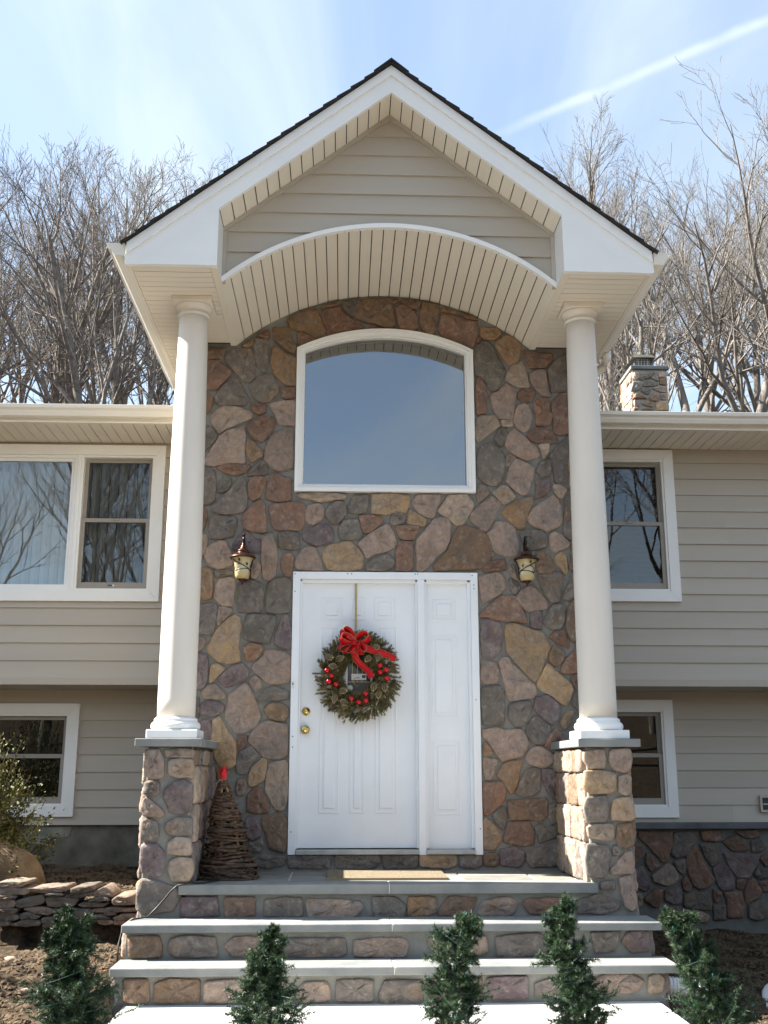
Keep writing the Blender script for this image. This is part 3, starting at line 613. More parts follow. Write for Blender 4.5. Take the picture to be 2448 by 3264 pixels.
def stone_mesh(pts, proud, place, rnd, back=-0.02, rough=0.007):
    O = outline(pts, rnd=rnd); n = len(O); c = sum(O, Vector((0, 0)))/n
    tx, ty = rnd.uniform(-.05, .05), rnd.uniform(-.06, .06)
    mb = MB(); rows = []
    rings = ((-.009, back, 0), (-0.008, proud*.6, .3), (-.0035, proud*.92, .7), (0.008, proud, 1.1), (0.03, proud+.002, 1.5), (0.07, proud+.003, 1.5))
    for ins, w, a in rings:
        row = []
        for p in O:
            d = c-p; L = d.length or 1e-6; q = p+d*min((.3+ins*6), ins/L)
            ww = w if w < 0 else max(0.004, w+a*(rnd.uniform(-rough, rough)+(q.x-c.x)*tx+(q.y-c.y)*ty))
            row.append(len(mb.v)); mb.v.append(place(q.x, q.y, ww))
        rows.append(row)
    cc = len(mb.v); mb.v.append(place(c.x, c.y, proud+rnd.uniform(0, .006)))
    for r0, r1 in zip(rows, rows[1:]):
        for i in range(n): mb.f.append((r0[i], r0[(i+1) % n], r1[(i+1) % n], r1[i]))
    for i in range(n): mb.f.append((rows[-1][i], rows[-1][(i+1) % n], cc))
    return mb
def lay(group, parent, place, proud=0.026, seed=1, back=-0.02, rough=0.007, name='stone', skip=None, ms=None):
    rnd = random.Random(seed)
    for line in ST[group].strip().splitlines():
        c, *pp = line.split(); pts = [tuple(float(t)/1000 for t in p.split(',')) for p in pp]
        if skip and skip(pts): continue
        obj(name, stone_mesh(pts, proud*rnd.uniform(.8, 1.25), place, rnd, back, rough), (ms or STONE)[c], parent, smooth=True)
def random_stones(parent, u0, u1, v0, v1, place, seed, w=0.16, h=0.15, codes='TPBRGDMYPG', proud=0.024, ms=None):
    """coursed rubble on a wall the photo hardly shows: uneven blocks in rows"""
    rnd = random.Random(seed); v = v0
    while v < v1-0.03:
        hh = min(h*rnd.uniform(.7, 1.3), v1-v); u = u0-rnd.uniform(0, w*.4)
        while u < u1-0.02:
            ww = w*rnd.uniform(.6, 1.5); a, b = max(u, u0)+.008, min(u+ww, u1)-.008
            if b-a > 0.03:
                j = lambda: rnd.uniform(-.012, .012)
                obj('stone', stone_mesh([(a, v+.01+j()*.3), ((a+b)/2, v+.008), (b, v+.012), (b+j()*.3, v+hh*.6), (b-.012, v+hh-.01), ((a+b)/2+j(), v+hh-.006), (a+.01, v+hh-.012), (a, v+hh*.4)], proud*rnd.uniform(.7, 1.3), place, rnd), (ms or STONE)[rnd.choice(codes)], parent, smooth=True)
            u += ww
        v += hh
front = lambda Y: (lambda u, v, w: (u, Y-w, v))
XM = 0.657                                     # axis of the porch
# ================================================================ ground and walkway
def hnoise(x, y): return .018*np.sin(3.1*x+1.3*y)+.014*np.sin(7.7*x-5.1*y+1)+.010*np.sin(13*x+9*y)
def height(x, y):
    z = np.full(x.shape, -.70)
    ss = lambda t: np.clip(t, 0, 1)**2*(3-2*np.clip(t, 0, 1))
    left = -.41-.23*ss((-.9-y)/1.6); left = np.where(y > -.68, -.17-.02*np.cos(x*2), np.where(y > -.80, -.41+.0*x, left))
    right = -.76+.0*x
    z = np.where(x < -1.04, left, np.where(x > 2.36, right, -.70))
    z = np.where(y < -2.2, np.minimum(z, -.66-.03*(-2.2-y)), z)
    z = z+hnoise(x, y)*np.where((x > -1.04) & (x < 2.36) & (y > -5), 0, 1)
    hill = np.clip((y-11)/1.0, 0, None)*.40; hill = np.where(hill > 22, 22+(hill-22)*.15, hill)
    side = ss((np.abs(x)-9)/12.0)*np.clip(y+2, 0, 12)*.12
    road = np.clip((-y-17), 0, None)*.30; road = np.where(road > 8, 8+(road-8)*.1, road)
    return z+hill*(1+.08*np.sin(x*.11))+side+road
def axis(a): return np.unique(np.round(np.concatenate(a), 4))
gx = axis([np.arange(-3.6, 5.2, .075), np.arange(-12, 14, .6), np.linspace(-400, 400, 60)])
gy = axis([np.arange(-4.0, 2.6, .075), np.array([-.80,-.795,-.68,-.675]), np.arange(-12, 40, .8), np.linspace(-400, 500, 60)])
GX, GY = np.meshgrid(gx, gy); GZ = height(GX, GY)
V = np.stack([GX, GY, GZ], -1).reshape(-1, 3); nx, ny = len(gx), len(gy)
I = (np.arange(ny-1)[:, None]*nx+np.arange(nx-1)[None, :]).ravel()
ground = raw('ground', V, np.stack([I, I+1, I+nx+1, I+nx], 1), soil, smooth=True); ground['kind'] = 'structure'; ground['label'] = 'dark mulched soil round the house and hillside behind'
walk = obj('walkway', MB().box(-.93, 2.25, -6.5, -1.54, -.72, -.612), conc, bevel=.008); walk['kind'] = 'structure'; walk['label'] = 'pale sunlit concrete walk at the foot of the steps'
# loose chips on the mulch (nobody could count them)
rg = np.random.default_rng(5)
n = 16000; cx = np.concatenate([rg.uniform(-3.2, -1.05, n//2), rg.uniform(2.4, 4.8, n//2)]); cy = np.concatenate([rg.uniform(-3.2, 2.2, n//2), rg.uniform(-3.2, 2.1, n//2)])
ok = ~((cx < 0) & (np.abs(cy+.74) < .16)); cx, cy = cx[ok], cy[ok]; n = len(cx); cz = height(cx, cy)+.004
an = rg.uniform(0, 6.28, n); ln = rg.uniform(.008, .04, n); wd = rg.uniform(.003, .013, n); tl = rg.uniform(-.5, .5, n)
ex = np.stack([np.cos(an), np.sin(an), tl], 1)*ln[:, None]; ey = np.stack([-np.sin(an), np.cos(an), rg.uniform(-.4, .4, n)], 1)*wd[:, None]; C0 = np.stack([cx, cy, cz], 1)
V = np.stack([C0-ex, C0+ey, C0+ex, C0-ey, C0+np.stack([np.zeros(n), np.zeros(n), rg.uniform(.004, .02, n)], 1)], 1).reshape(-1, 3); b = np.arange(n)[:, None]*5
F = np.concatenate([b+np.array([[0, 1, 4]]), b+np.array([[1, 2, 4]]), b+np.array([[2, 3, 4]]), b+np.array([[3, 0, 4]])])
ch = raw('mulch_chips', V, F, chipm); ch['kind'] = 'stuff'; ch['label'] = 'loose shredded wood chips scattered over the soil'
# ================================================================ the house
house = thing('house', 'taupe sided split level house with a stone fronted arched portico', 'house', (0, 0, 0))
# ---- stone entrance wall with its openings
DX0, DX1, DZ1 = -.055, 1.396, 2.25            # door opening
WX0, WX1, WZ0, WZS, WZT = -.045, 1.38, 2.935, 4.11, 4.29   # arched window opening (spring line, crown)
wall = part('stone_wall', house)
def warch(x, zs=WZS, zt=WZT, x0=WX0, x1=WX1):
    h = (x1-x0)/2; s = zt-zs; r = (h*h+s*s)/(2*s); return zt-r+math.sqrt(max(r*r-(x-(x0+x1)/2)**2, 0))
mb = MB(); Y0, Y1 = 0.0, 0.16
mb.box(-1.0, DX0, Y0, Y1, -.3, 4.9).box(DX1, 2.33, Y0, Y1, -.3, 4.9).box(DX0, DX1, Y0, Y1, -.3, .118).box(DX0, DX1, Y0, Y1, DZ1, WZ0).box(DX0, WX0, Y0, Y1, WZ0, 4.9).box(WX1, DX1, Y0, Y1, WZ0, 4.9)
xs = [WX0+(WX1-WX0)*i/28 for i in range(29)]
mb.prism([(WX0, 4.9)]+[(x, warch(x)) for x in xs]+[(WX1, 4.9)], Y0, Y1)
obj('mortar_bed', mb, mortar, wall)
lay('wall', wall, front(0.0), 0.026, 3)
random_stones(wall, 2.165, 2.325, .02, 4.12, front(0.0), 51, w=.16, h=.17); random_stones(wall, -.995, -.86, .02, 4.12, front(0.0), 52, w=.14, h=.17)
# ---- porch piers
for g, x0, x1, cx0, cx1 in (('pierL', -.975, -.652, -1.045, -.600), ('pierR', 1.985, 2.292, 1.942, 2.363)):
    pr = part('pier', house)
    obj('pier_core', MB().box(x0+.012, x1-.012, -.995, -.003, -.75, .885), mortar, pr, bevel=.01)
    lay(g, pr, front(-.995), 0.03, 11)
    s = 1 if g == 'pierL' else -1
    xi = x1-.012 if s > 0 else x0+.012; xo = x0+.012 if s > 0 else x1-.012
    random_stones(pr, -.97, -.03, .0, .87, (lambda u, v, w, xi=xi, s=s: (xi+s*w, u, v)) if s > 0 else (lambda u, v, w, xi=xi: (xi-w, -1-u, v)), 21+s, w=.2, h=.21, codes='TPYTPGBTM', proud=.03)
    random_stones(pr, -.97, -.03, -.6, .87, (lambda u, v, w, xo=xo: (xo-w, -1-u, v)) if s > 0 else (lambda u, v, w, xo=xo: (xo+w, u, v)), 31+s, w=.2, h=.19, codes='TPYTGMBP', proud=.03)
    obj('cap_slab', MB().box(cx0, cx1, -1.045, -.035, .884, .938), blue, pr, bevel=.006)
# ---- columns
for cx in (-.812, 2.133):
    cp = part('column', house); cy = -.82; c = (cx, cy, 0)
    obj('plinth', MB().box(cx-.172, cx+.172, cy-.172, cy+.172, .939, .998), white, cp, bevel=.006)
    obj('base_moulding', MB().lathe([(.135, .998), (.158, 1.0), (.168, 1.012), (.170, 1.028), (.163, 1.046), (.150, 1.056), (.146, 1.06), (.149, 1.064), (.149, 1.072), (.142, 1.078), (.133, 1.085)], c, 40), white, cp, smooth=True)
    prof = []
    for i in range(25):
        t = i/24; prof.append((.131-.024*max(0, (t-.25)/.75)**1.5, 1.08+t*(4.075-1.08)))
    obj('shaft', MB().lathe(prof, c, 48), colm, cp, smooth=True)
    obj('capital', MB().lathe([(.107, 4.05), (.118, 4.055), (.122, 4.064), (.118, 4.073), (.109, 4.078), (.109, 4.095), (.116, 4.10), (.128, 4.112), (.137, 4.128), (.140, 4.137), (.10, 4.138)], c, 40), colm, cp, smooth=True)
    obj('abacus', MB().box(cx-.148, cx+.148, cy-.148, cy+.148, 4.136, 4.1785), colm, cp, bevel=.005)
# ---- portico: gable, cornice, vaulted ceiling
ZS, YF, YG, XI0, XI1, XO0, XO1 = 4.179, -1.451, -1.154, -.573, 1.887, -1.208, 2.522
SL = .7915
gable = part('gable', house)
def rk(x, z0): return z0-SL*abs(x-XM)           # rake line through the ridge height z0
ZI, ZO = 5.60, 5.815
AH = (XI1-XI0)/2; AR = 4.645-ZS; ARAD = (AH*AH+AR*AR)/(2*AR); AZC = 4.645-ARAD
def arch(x):
    d = x-(XI0+XI1)/2
    return AZC+math.sqrt(ARAD**2-d*d) if abs(d) < AH else ZS
for sgn in (-1, 1):
    xo = XO0 if sgn < 0 else XO1; xi = XI0 if sgn < 0 else XI1
    pts = [(xo, ZS), (xi, ZS), (xi, rk(xi, ZI)), (XM, ZI), (XM, ZO), (xo, rk(xo, ZO))]
    if sgn > 0: pts.reverse()
    obj('rake_board', MB().prism(pts, YF, YF+.03), white, gable)
    t = .078; pts = [(xo, rk(xo, ZO)-t), (XM, ZO-t), (XM, ZO+.001), (xo, rk(xo, ZO)+.001)]
    if sgn > 0: pts.reverse()
    obj('rake_moulding', MB().prism(pts, YF-.016, YF-.001), white, gable)
    xa = xi+sgn*.545; pts = [(xa, ZS+.002), (xi, ZS+.002), (xi, rk(xi, ZI)-.02)]
    if sgn > 0: pts.reverse()
    obj('return_panel', MB().prism(pts, YF-.005, YF-.001), white, gable)
    # inner cheek of the boxed return, then the underside of the rake as separate panels
    obj('return_cheek', MB().box(min(xi, xi+sgn*.02), max(xi, xi+sgn*.02), YF+.03, YG, ZS+.001, rk(xi, ZI)), white, gable)
    k = 15; L0, L1 = xi, XM
    for i in range(k):
        a = L0+(L1-L0)*(i/k)-sgn*.0035; b = L0+(L1-L0)*((i+1)/k)+sgn*.0035
        P = [(a, YF+.03, rk(a, ZI)), (b, YF+.03, rk(b, ZI)), (b, YG, rk(b, ZI)), (a, YG, rk(a, ZI))]; Q = [(x, y, z+.012) for x, y, z in P]
        m_ = MB(); m_.v = P+Q; m_.f = [(0, 1, 2, 3), (7, 6, 5, 4), (0, 4, 5, 1), (1, 5, 6, 2), (2, 6, 7, 3), (3, 7, 4, 0)]; obj('soffit_panel', m_, cream, gable)
    P = [(L0, YF+.03, rk(L0, ZI)+.013), (L1, YF+.03, ZI+.013), (L1, YG, ZI+.013), (L0, YG, rk(L0, ZI)+.013)]; obj('panel_backing', MB().quad(*P), dark, gable)
    # taupe channel along the siding's edge
    pts = [(xi, rk(xi, ZI)-.034), (XM, ZI-.042), (XM, ZI-.002), (xi, rk(xi, ZI)-.002)]
    if sgn > 0: pts.reverse()
    obj('edge_channel', MB().prism(pts, YG-.022, YG), siding, gable)
    obj('edge_channel', MB().box(min(xi, xi-sgn*.03), max(xi, xi-sgn*.03), YG-.022, YG, ZS+.002, rk(xi, ZI)-.03), siding, gable)
def strip_board(parent, zb, zt, xs, lo, hi, Y, proud=.016, m=siding):
    """one lap of siding: leans out at its lower edge; lo/hi clip it to the gable and the arch"""
    mb = MB(); sl = proud/(zt-zb); prev = None
    def yy(z): return Y-proud+(z-zb)*sl
    for x in xs:
        b, t = max(zb, lo(x)), min(zt, hi(x)); cur = None
        if t > b+1e-4:
            k = len(mb.v); mb.v += [(x, yy(b), b), (x, yy(t), t), (x, Y, b)]; cur = k
            if prev is not None: mb.f += [(prev, cur, cur+1, prev+1), (prev+2, cur+2, cur, prev)]
        prev = cur
        if cur is None and mb.f: obj('siding_board', mb, m, parent); mb = MB()
    if mb.f: obj('siding_board', mb, m, parent)
xs = [XI0+(XI1-XI0)*i/90 for i in range(91)]
zl = [4.11+.1634*i for i in range(10)]
for z in zl: strip_board(gable, z, z+.1634, xs, arch, lambda x: rk(x, ZI)-.006, YG)
obj('sheathing', MB().prism([(XI0, ZS+.03)]+[(x, arch(x)+.03) for x in xs[1:-1]]+[(XI1, ZS+.03), (XI1, rk(XI1, ZI)), (XM, ZI), (XI0, rk(XI0, ZI))], YG+.004, YG+.03), siding, gable)
# arched white trim
n = 48; ang = math.asin(AH/ARAD); prof = [(0, 0), (.034, 0), (.034, .04), (0, .04)]
xc = (XI0+XI1)/2
path = [(lambda p, a=-ang+2*ang*i/n: (xc+(ARAD+p[0])*math.sin(a), YG-.034+p[1], AZC+(ARAD+p[0])*math.cos(a))) for i in range(n+1)]
obj('arch_trim', MB().sweep(prof, path), white, gable, smooth=False)
# barrel ceiling of planks
ceil = part('arched_ceiling', house); n = 31
for i in range(n):
    a0, a1 = -ang+2*ang*i/n+.0022, -ang+2*ang*(i+1)/n-.0022; am = (a0+a1)/2
    P = []
    for r in (ARAD, ARAD+.012):
        for a in (a0, am, a1): P += [(xc+r*math.sin(a), YG-.002, AZC+r*math.cos(a)), (xc+r*math.sin(a), -.001, AZC+r*math.cos(a))]
    m_ = MB(); m_.v = P; m_.f = [(0, 2, 3, 1), (2, 4, 5, 3), (6, 7, 9, 8), (8, 9, 11, 10), (0, 1, 7, 6), (4, 10, 11, 5), (0, 6, 8, 2), (2, 8, 10, 4)]
    obj('ceiling_plank', m_, cream, ceil)
m_ = MB()
for i in range(24):
    a0, a1 = -ang+2*ang*i/24, -ang+2*ang*(i+1)/24; r = ARAD+.014
    m_.quad((xc+r*math.sin(a0), YG+.004, AZC+r*math.cos(a0)), (xc+r*math.sin(a1), YG+.004, AZC+r*math.cos(a1)), (xc+r*math.sin(a1), .01, AZC+r*math.cos(a1)), (xc+r*math.sin(a0), .01, AZC+r*math.cos(a0)))
obj('plank_backing', m_, dark, ceil)
# flat soffits either side, planks across
for sgn in (-1, 1):
    so = part('soffit', house); a, b = (XO0, XI0) if sgn < 0 else (XI1, XO1); y = YF+.032; i = 0
    while y < 1.35:
        y2 = y+.0805; w0, w1 = a, b
        if y2 > 0: w0, w1 = (a, -1.003) if sgn < 0 else (2.333, b)
        g = .0045 if i % 3 else .007
        obj('soffit_plank', MB().box(w0+.032, w1-(.05 if y2 <= 0 else .01) if sgn < 0 else w1-.032, y, y2-g, ZS, ZS+.01) if sgn < 0 else MB().box(w0+(.05 if y2 <= 0 else .01), w1-.032, y, y2-g, ZS, ZS+.01), cream, so); y = y2; i += 1
    obj('edge_strip', MB().box(*((XI0-.048, XI0+.004) if sgn < 0 else (XI1-.004, XI1+.048)), YF+.03, -.002, ZS-.004, ZS+.012), cream, so, bevel=.002)
    obj('edge_strip', MB().box(*((a, a+.03) if sgn < 0 else (b-.03, b)), YF+.03, 1.36, ZS-.003, ZS+.012), cream, so, bevel=.002)
    obj('plank_backing', MB().box(a+.002, b-.002, YF+.034, 1.36, ZS+.012, ZS+.02), dark, so)
    obj('eave_board', MB().box(*((a-.012, a) if sgn < 0 else (b, b+.012)), YF+.001, 1.4, ZS+.004, rk(XO0, ZO)-.01), white, so)
# roof slopes in shingle courses
proof = part('portico_roof', house)
for sgn in (-1, 1):
    k = 19; xe = XM+sgn*1.905; 
    for i in range(k):
        a, b = i/k, (i+1.25)/k; x0, x1 = xe+(XM-xe)*a, xe+(XM-xe)*min(1, b)
        rz = lambda x: ZO+.007-SL*abs(x-XM)
        e = .03*((i*7) % 3)/3; y0, y1 = YF-.045-e*.3, 5.6
        up, dn = .014, .004
        P = [(x0, y0, rz(x0)+dn+.004), (x1, y0, rz(x1)+dn-.004), (x1, y1, rz(x1)+dn-.004), (x0, y1, rz(x0)+dn+.004), (x0, y0, rz(x0)+up+.008), (x1, y0, rz(x1)+up-.008), (x1, y1, rz(x1)+up-.008), (x0, y1, rz(x0)+up+.008)]
        m_ = MB(); m_.v = P; m_.f = [(0, 3, 2, 1), (4, 5, 6, 7), (0, 1, 5, 4), (1, 2, 6, 5), (2, 3, 7, 6), (3, 0, 4, 7)]; obj('shingle_course', m_, shing, proof)
    pts = [(xe, ZO-SL*1.905-.004), (XM, ZO-.004), (XM, ZO+.011), (xe, ZO-SL*1.905+.011)]
    if sgn > 0: pts.reverse()
    obj('roof_deck', MB().prism(pts, YF+.002, 5.6), dark, proof)
m_ = MB(); P = [(XM-.13, ZO+.022-.13*SL), (XM, ZO+.026), (XM+.13, ZO+.022-.13*SL), (XM+.13, ZO+.035-.13*SL), (XM, ZO+.042), (XM-.13, ZO+.035-.13*SL)]
obj('ridge_cap', m_.prism(P, YF-.05, 5.6), shing, proof)
# gutters with their profile
GP = [(0, .0), (-.07, .0), (-.088, .028), (-.094, .045), (-.122, .062), (-.128, .092), (-.122, .095), (-.114, .07), (-.086, .052), (-.078, .034), (-.064, .012), (-.004, .012)]
def gutter(parent, at, p0, p1, m=None):
    mb = MB(); mb.sweep(GP, [lambda p: at(p, p0), lambda p: at(p, p1)]); return obj('gutter', mb, m or guttm, parent)
gutter(house, lambda p, y: (XO0-.013+p[0], y, 4.243+p[1]), YF-.006, 1.38)
gutter(house, lambda p, y: (XO1+.013-p[0], y, 4.243+p[1]), YF-.006, .30)
for x, s in ((XO0-.013, -1), (XO1+.013, 1)):
    obj('gutter_end_cap', MB().prism([(x+s*0, 4.243), (x+s*.07, 4.243), (x+s*.094, 4.288), (x+s*.128, 4.335), (x, 4.335)][::s], YF-.01, YF-.006), cream, house)
dsp = [(2.60, .22, 4.25), (2.60, .22, 4.19), (2.57, .24, 4.12), (2.48, .27, 4.07), (2.42, .28, 4.0), (2.395, .28, 3.9), (2.395, .28, -.6)]
obj('downspout', MB().tube(dsp, .038, 8), cream, house, smooth=True)
# ---- arched window
aw = part('arched_window', house)
def aframe(name, ins, wid, y0, y1, m, x0, x1, z0, zs, zt, seg=30):
    """frame band round the arched opening: jambs, sill and curved head as one moulding"""
    def loop(d):
        a0, a1 = x0+d, x1-d; P = [(a0, z0+d), (a1, z0+d)]
        for i in range(seg+1):
            x = a1+(a0-a1)*i/seg; P.append((x, warch(x, zs-d*.35, zt-d, a0, a1)))
        return P
    A, B = loop(ins), loop(ins+wid); n = len(A); mb = MB()
    mb.v = [(x, y0, z) for x, z in A]+[(x, y0, z) for x, z in B]+[(x, y1, z) for x, z in A]+[(x, y1, z) for x, z in B]
    for i in range(n):
        j = (i+1) % n; mb.f += [(i, j, n+j, n+i), (n+i, n+j, 3*n+j, 3*n+i), (2*n+i, 2*n+j, j, i), (2*n+i, 3*n+i, 3*n+j, 2*n+j)]
    return obj(name, mb, m, aw)
ox = (-.066, 1.402, 2.916, 4.148, 4.328)
aframe('casing', 0, .030, -.055, .10, white, *ox)
aframe('frame', .030, .026, -.035, .10, white, *ox)
aframe('glazing_bead', .056, .012, -.012, .10, white, *ox)
x0, x1, z0, zs, zt = ox; d = .06
P = [(x0+d, z0+d), (x1-d, z0+d)]+[((x1-d)+(x0-x1+2*d)*i/24, warch((x1-d)+(x0-x1+2*d)*i/24, zs-d*.35, zt-d, x0+d, x1-d)) for i in range(25)]
m_ = MB(); m_.v = [(x, .03, z) for x, z in P]; m_.f = [tuple(range(len(P)))]; obj('pane', m_, pane_hi, aw)
def room_box(parent, x0, x1, y0, y1, z0, z1):
    m_ = MB(); m_.v = [(x0,y0,z0),(x1,y0,z0),(x1,y1,z0),(x0,y1,z0),(x0,y0,z1),(x1,y0,z1),(x1,y1,z1),(x0,y1,z1)]
    m_.f = [(0,1,2,3),(7,6,5,4),(1,5,6,2),(2,6,7,3),(3,7,4,0)]; return obj('room_interior', m_, room, parent)
room_box(aw, -.2, 1.55, .165, 1.8, 2.7, 4.6)
# ---- entrance door
YD = .04
fr = part('door_frame', house)
obj('jamb', MB().box(-.062, -.003, -.034, .13, .116, 2.259), doorw, fr, bevel=.003)
obj('jamb', MB().box(1.345, 1.403, -.034, .13, .112, 2.259), doorw, fr, bevel=.003)
obj('head', MB().box(-.003, 1.345, -.034, .13, 2.202, 2.259), doorw, fr, bevel=.003)
obj('mullion', MB().box(.922, .978, -.03, .13, .112, 2.202), doorw, fr, bevel=.003)
for a, b in ((-.003, .012), (.907, .922), (.978, .998), (1.322, 1.345)): obj('stop', MB().box(a, b, -.004, .06, .158, 2.19), doorw, fr, bevel=.002)
for a, b in ((.012, .907), (.998, 1.322)): obj('stop', MB().box(a, b, -.004, .06, 2.176, 2.202), doorw, fr, bevel=.002)
for a, b in ((-.003, .922), (.978, 1.345)): obj('sill', MB().box(a, b, -.045, .12, .116, .150), galv, fr, bevel=.004)
for x, z in ((-.047, 2.24), (-.045, 2.10), (.37, 2.243), (.40, 2.243), (.905, 2.244), (.925, 2.244), (1.36, 2.236), (1.372, 2.16), (1.372, 2.13), (-.04, .28), (-.04, .9), (-.04, .98), (1.372, 1.26), (1.385, .30)):
    o = obj('nail_hole', MB().lathe([(.0045, 0), (.0045, .0012)], n=8), dark, fr); o.matrix_local = Matrix.Translation((x, -.0338, z)) @ Matrix.Rotation(R(90), 4, 'X')
door = part('door', house)
obj('door_slab', MB().box(.004, .914, YD, YD+.045, .158, 2.19), doorw, door, bevel=.002)
dx = lambda X: (X-282)/690*.914; dz = lambda Yp: .158+(1850-Yp)/1565*2.032
def panel(parent, x0, x1, z0, z1, Y):
    """pressed panel: a raised bead round a sunk border and a raised field"""
    b = .012
    for q in ((x0, x1, z0, z0+b), (x0, x1, z1-b, z1), (x0, x0+b, z0+b, z1-b), (x1-b, x1, z0+b, z1-b)):
        obj('panel_bead', MB().box(q[0], q[1], Y-.006, Y+.002, q[2], q[3]), doorw, parent, bevel=.003)
    if x1-x0 > .07: obj('panel_field', MB().box(x0+.034, x1-.034, Y-.010, Y+.002, z0+.036, z1-.036), doorw, parent, bevel=.005)
for a, b, c, e in ((405, 530, 380, 520), (580, 670, 380, 520), (722, 852, 380, 520), (405, 500, 562, 950), (758, 856, 562, 950), (405, 520, 1010, 1655), (580, 666, 1010, 1655), (728, 855, 1010, 1655)):
    panel(door, dx(a), dx(b), dz(e), dz(c), YD)
lite = obj('lite_frame', MB().box(.36, .375, YD-.012, YD+.002, 1.22, 1.70).box(.555, .57, YD-.012, YD+.002, 1.22, 1.70).box(.375, .555, YD-.012, YD+.002, 1.685, 1.70).box(.375, .555, YD-.012, YD+.002, 1.22, 1.235), doorw, door)
obj('leaded_pane', MB().box(.375, .555, YD-.003, YD+.001, 1.235, 1.685), mat('door_glass', (.05,.055,.06), .08, .2, 12, spec=.8), door)
m_ = MB()
for x in (.413, .452, .49): m_.box(x-.0025, x+.0025, YD-.007, YD-.002, 1.40, 1.66)
m_.box(.378, .552, YD-.007, YD-.002, 1.397, 1.402); m_.tube([(.415, YD-.005, 1.40), (.45, YD-.005, 1.437), (.487, YD-.005, 1.40), (.45, YD-.005, 1.362), (.415, YD-.005, 1.40)], .0025, 5)
obj('lead_came', m_, goldb, door)
tg = obj('alarm_notice', MB().box(.405, .522, YD-.008, YD-.0072, 1.415, 1.462), plas, door)
obj('alarm_print', MB().box(.488, .516, YD-.0088, YD-.0082, 1.43, 1.452).box(.425, .436, YD-.0088, YD-.0082, 1.425, 1.43).box(.44, .47, YD-.0088, YD-.0082, 1.428, 1.433), label_d, door)
obj('round_sticker', MB().lathe([(.022, 0), (.022, .001)], n=24), plas, door).matrix_local = Matrix.Translation((.395, YD-.005, 1.352)) @ Matrix.Rotation(R(90), 4, 'X')
YX = lambda x, y, z: Matrix.Translation((x, y, z)) @ Matrix.Rotation(R(90), 4, 'X')
o = obj('deadbolt', MB().lathe([(.031, 0), (.032, .006), (.028, .012), (.022, .014), (.019, .02), (.0, .021)], n=28, cap=False), brass, door, smooth=True); o.matrix_local = YX(.056, YD, 1.172)
o = obj('door_knob', MB().lathe([(.034, 0), (.034, .005), (.026, .011), (.014, .016), (.013, .028), (.022, .036), (.029, .046), (.030, .056), (.025, .066), (.012, .071), (0, .072)], n=28, cap=False), brass, door, smooth=True); o.matrix_local = YX(.053, YD, 1.032)
sd = part('sidelight', house)
obj('side_panel', MB().box(.978, 1.345, YD, YD+.045, .152, 2.19), doorw, sd)
for a, b, c, e in ((1085, 1225, 390, 520), (1075, 1228, 610, 1105), (1082, 1238, 1240, 1665)): panel(sd, dx(a)-.02, dx(b)-.02, dz(e), dz(c), YD)
# ================================================================ the wings
YU, YL = 1.58, 2.25
EXP = .1627
seam = random.Random(17)
def clad(x0, x1, z0, z1, Y, holes, zstart, name='wall'):
    """a wall of lapped boards: sheathing behind, each board a piece; holes are window openings"""
    w = part(name, house); xs = sorted({x0, x1, *[h[0] for h in holes], *[h[1] for h in holes]}); mb = MB()
    for a, b in zip(xs, xs[1:]):
        hs = sorted([(h[2], h[3]) for h in holes if h[0] <= a and h[1] >= b]); z = z0
        for p, q in hs: mb.box(a, b, Y+.004, Y+.12, z, p); z = q
        mb.box(a, b, Y+.004, Y+.12, z, z1)
    obj('sheathing', mb, siding, w)
    z = zstart
    while z < z1:
        zb, zt = max(z, z0), min(z+EXP, z1)
        if zt-zb > .01:
            cuts = [h for h in holes if h[2] < zt-.002 and h[3] > zb+.002]; segs = [(x0, x1)]
            for h in cuts:
                segs = [s for a, b in segs for s in ((a, min(b, h[0])), (max(a, h[1]), b)) if s[1]-s[0] > .01]
            for a, b in segs:
                js = [a]+[x for x in [a+seam.uniform(.3, 3.2)] if x < b-.3]+[b]        # boards butt at uneven places
                for i, (p, q) in enumerate(zip(js, js[1:])): strip_board(w, zb, zt, [p, q-(.0015 if q < b else 0)], lambda x: -9, lambda x: 99, Y, proud=.016+seam.uniform(-.0015, .0025))
            for h in cuts:
                if h[2]-zb > .012: strip_board(w, zb, h[2], [h[0], h[1]], lambda x: -9, lambda x: 99, Y)
                if zt-h[3] > .012: strip_board(w, h[3], zt, [h[0], h[1]], lambda x: -9, lambda x: 99, Y)
        z += EXP
    return w
def frame4(name, parent, x0, x1, z0, z1, wd, y0, y1, m, bevel=.002):
    mb = MB(); mb.box(x0, x1, y0, y1, z0, z0+wd).box(x0, x1, y0, y1, z1-wd, z1).box(x0, x0+wd, y0, y1, z0+wd, z1-wd).box(x1-wd, x1, y0, y1, z0+wd, z1-wd)
    return obj(name, mb, m, parent, bevel=bevel)
def casing(w, x0, x1, z0, z1, Y, wd=.098):
    for pts in ([(x0, z0), (x1, z0), (x1-wd, z0+wd), (x0+wd, z0+wd)], [(x1, z0), (x1, z1), (x1-wd, z1-wd), (x1-wd, z0+wd)], [(x1, z1), (x0, z1), (x0+wd, z1-wd), (x1-wd, z1-wd)], [(x0, z1), (x0, z0), (x0+wd, z0+wd), (x0+wd, z1-wd)]):
        cx = sum(p[0] for p in pts)/4; cz = sum(p[1] for p in pts)/4
        obj('casing', MB().prism([(x+(cx-x)*.0012, z+(cz-z)*.0012) for x, z in pts], Y-.042, Y+.01), white, w)
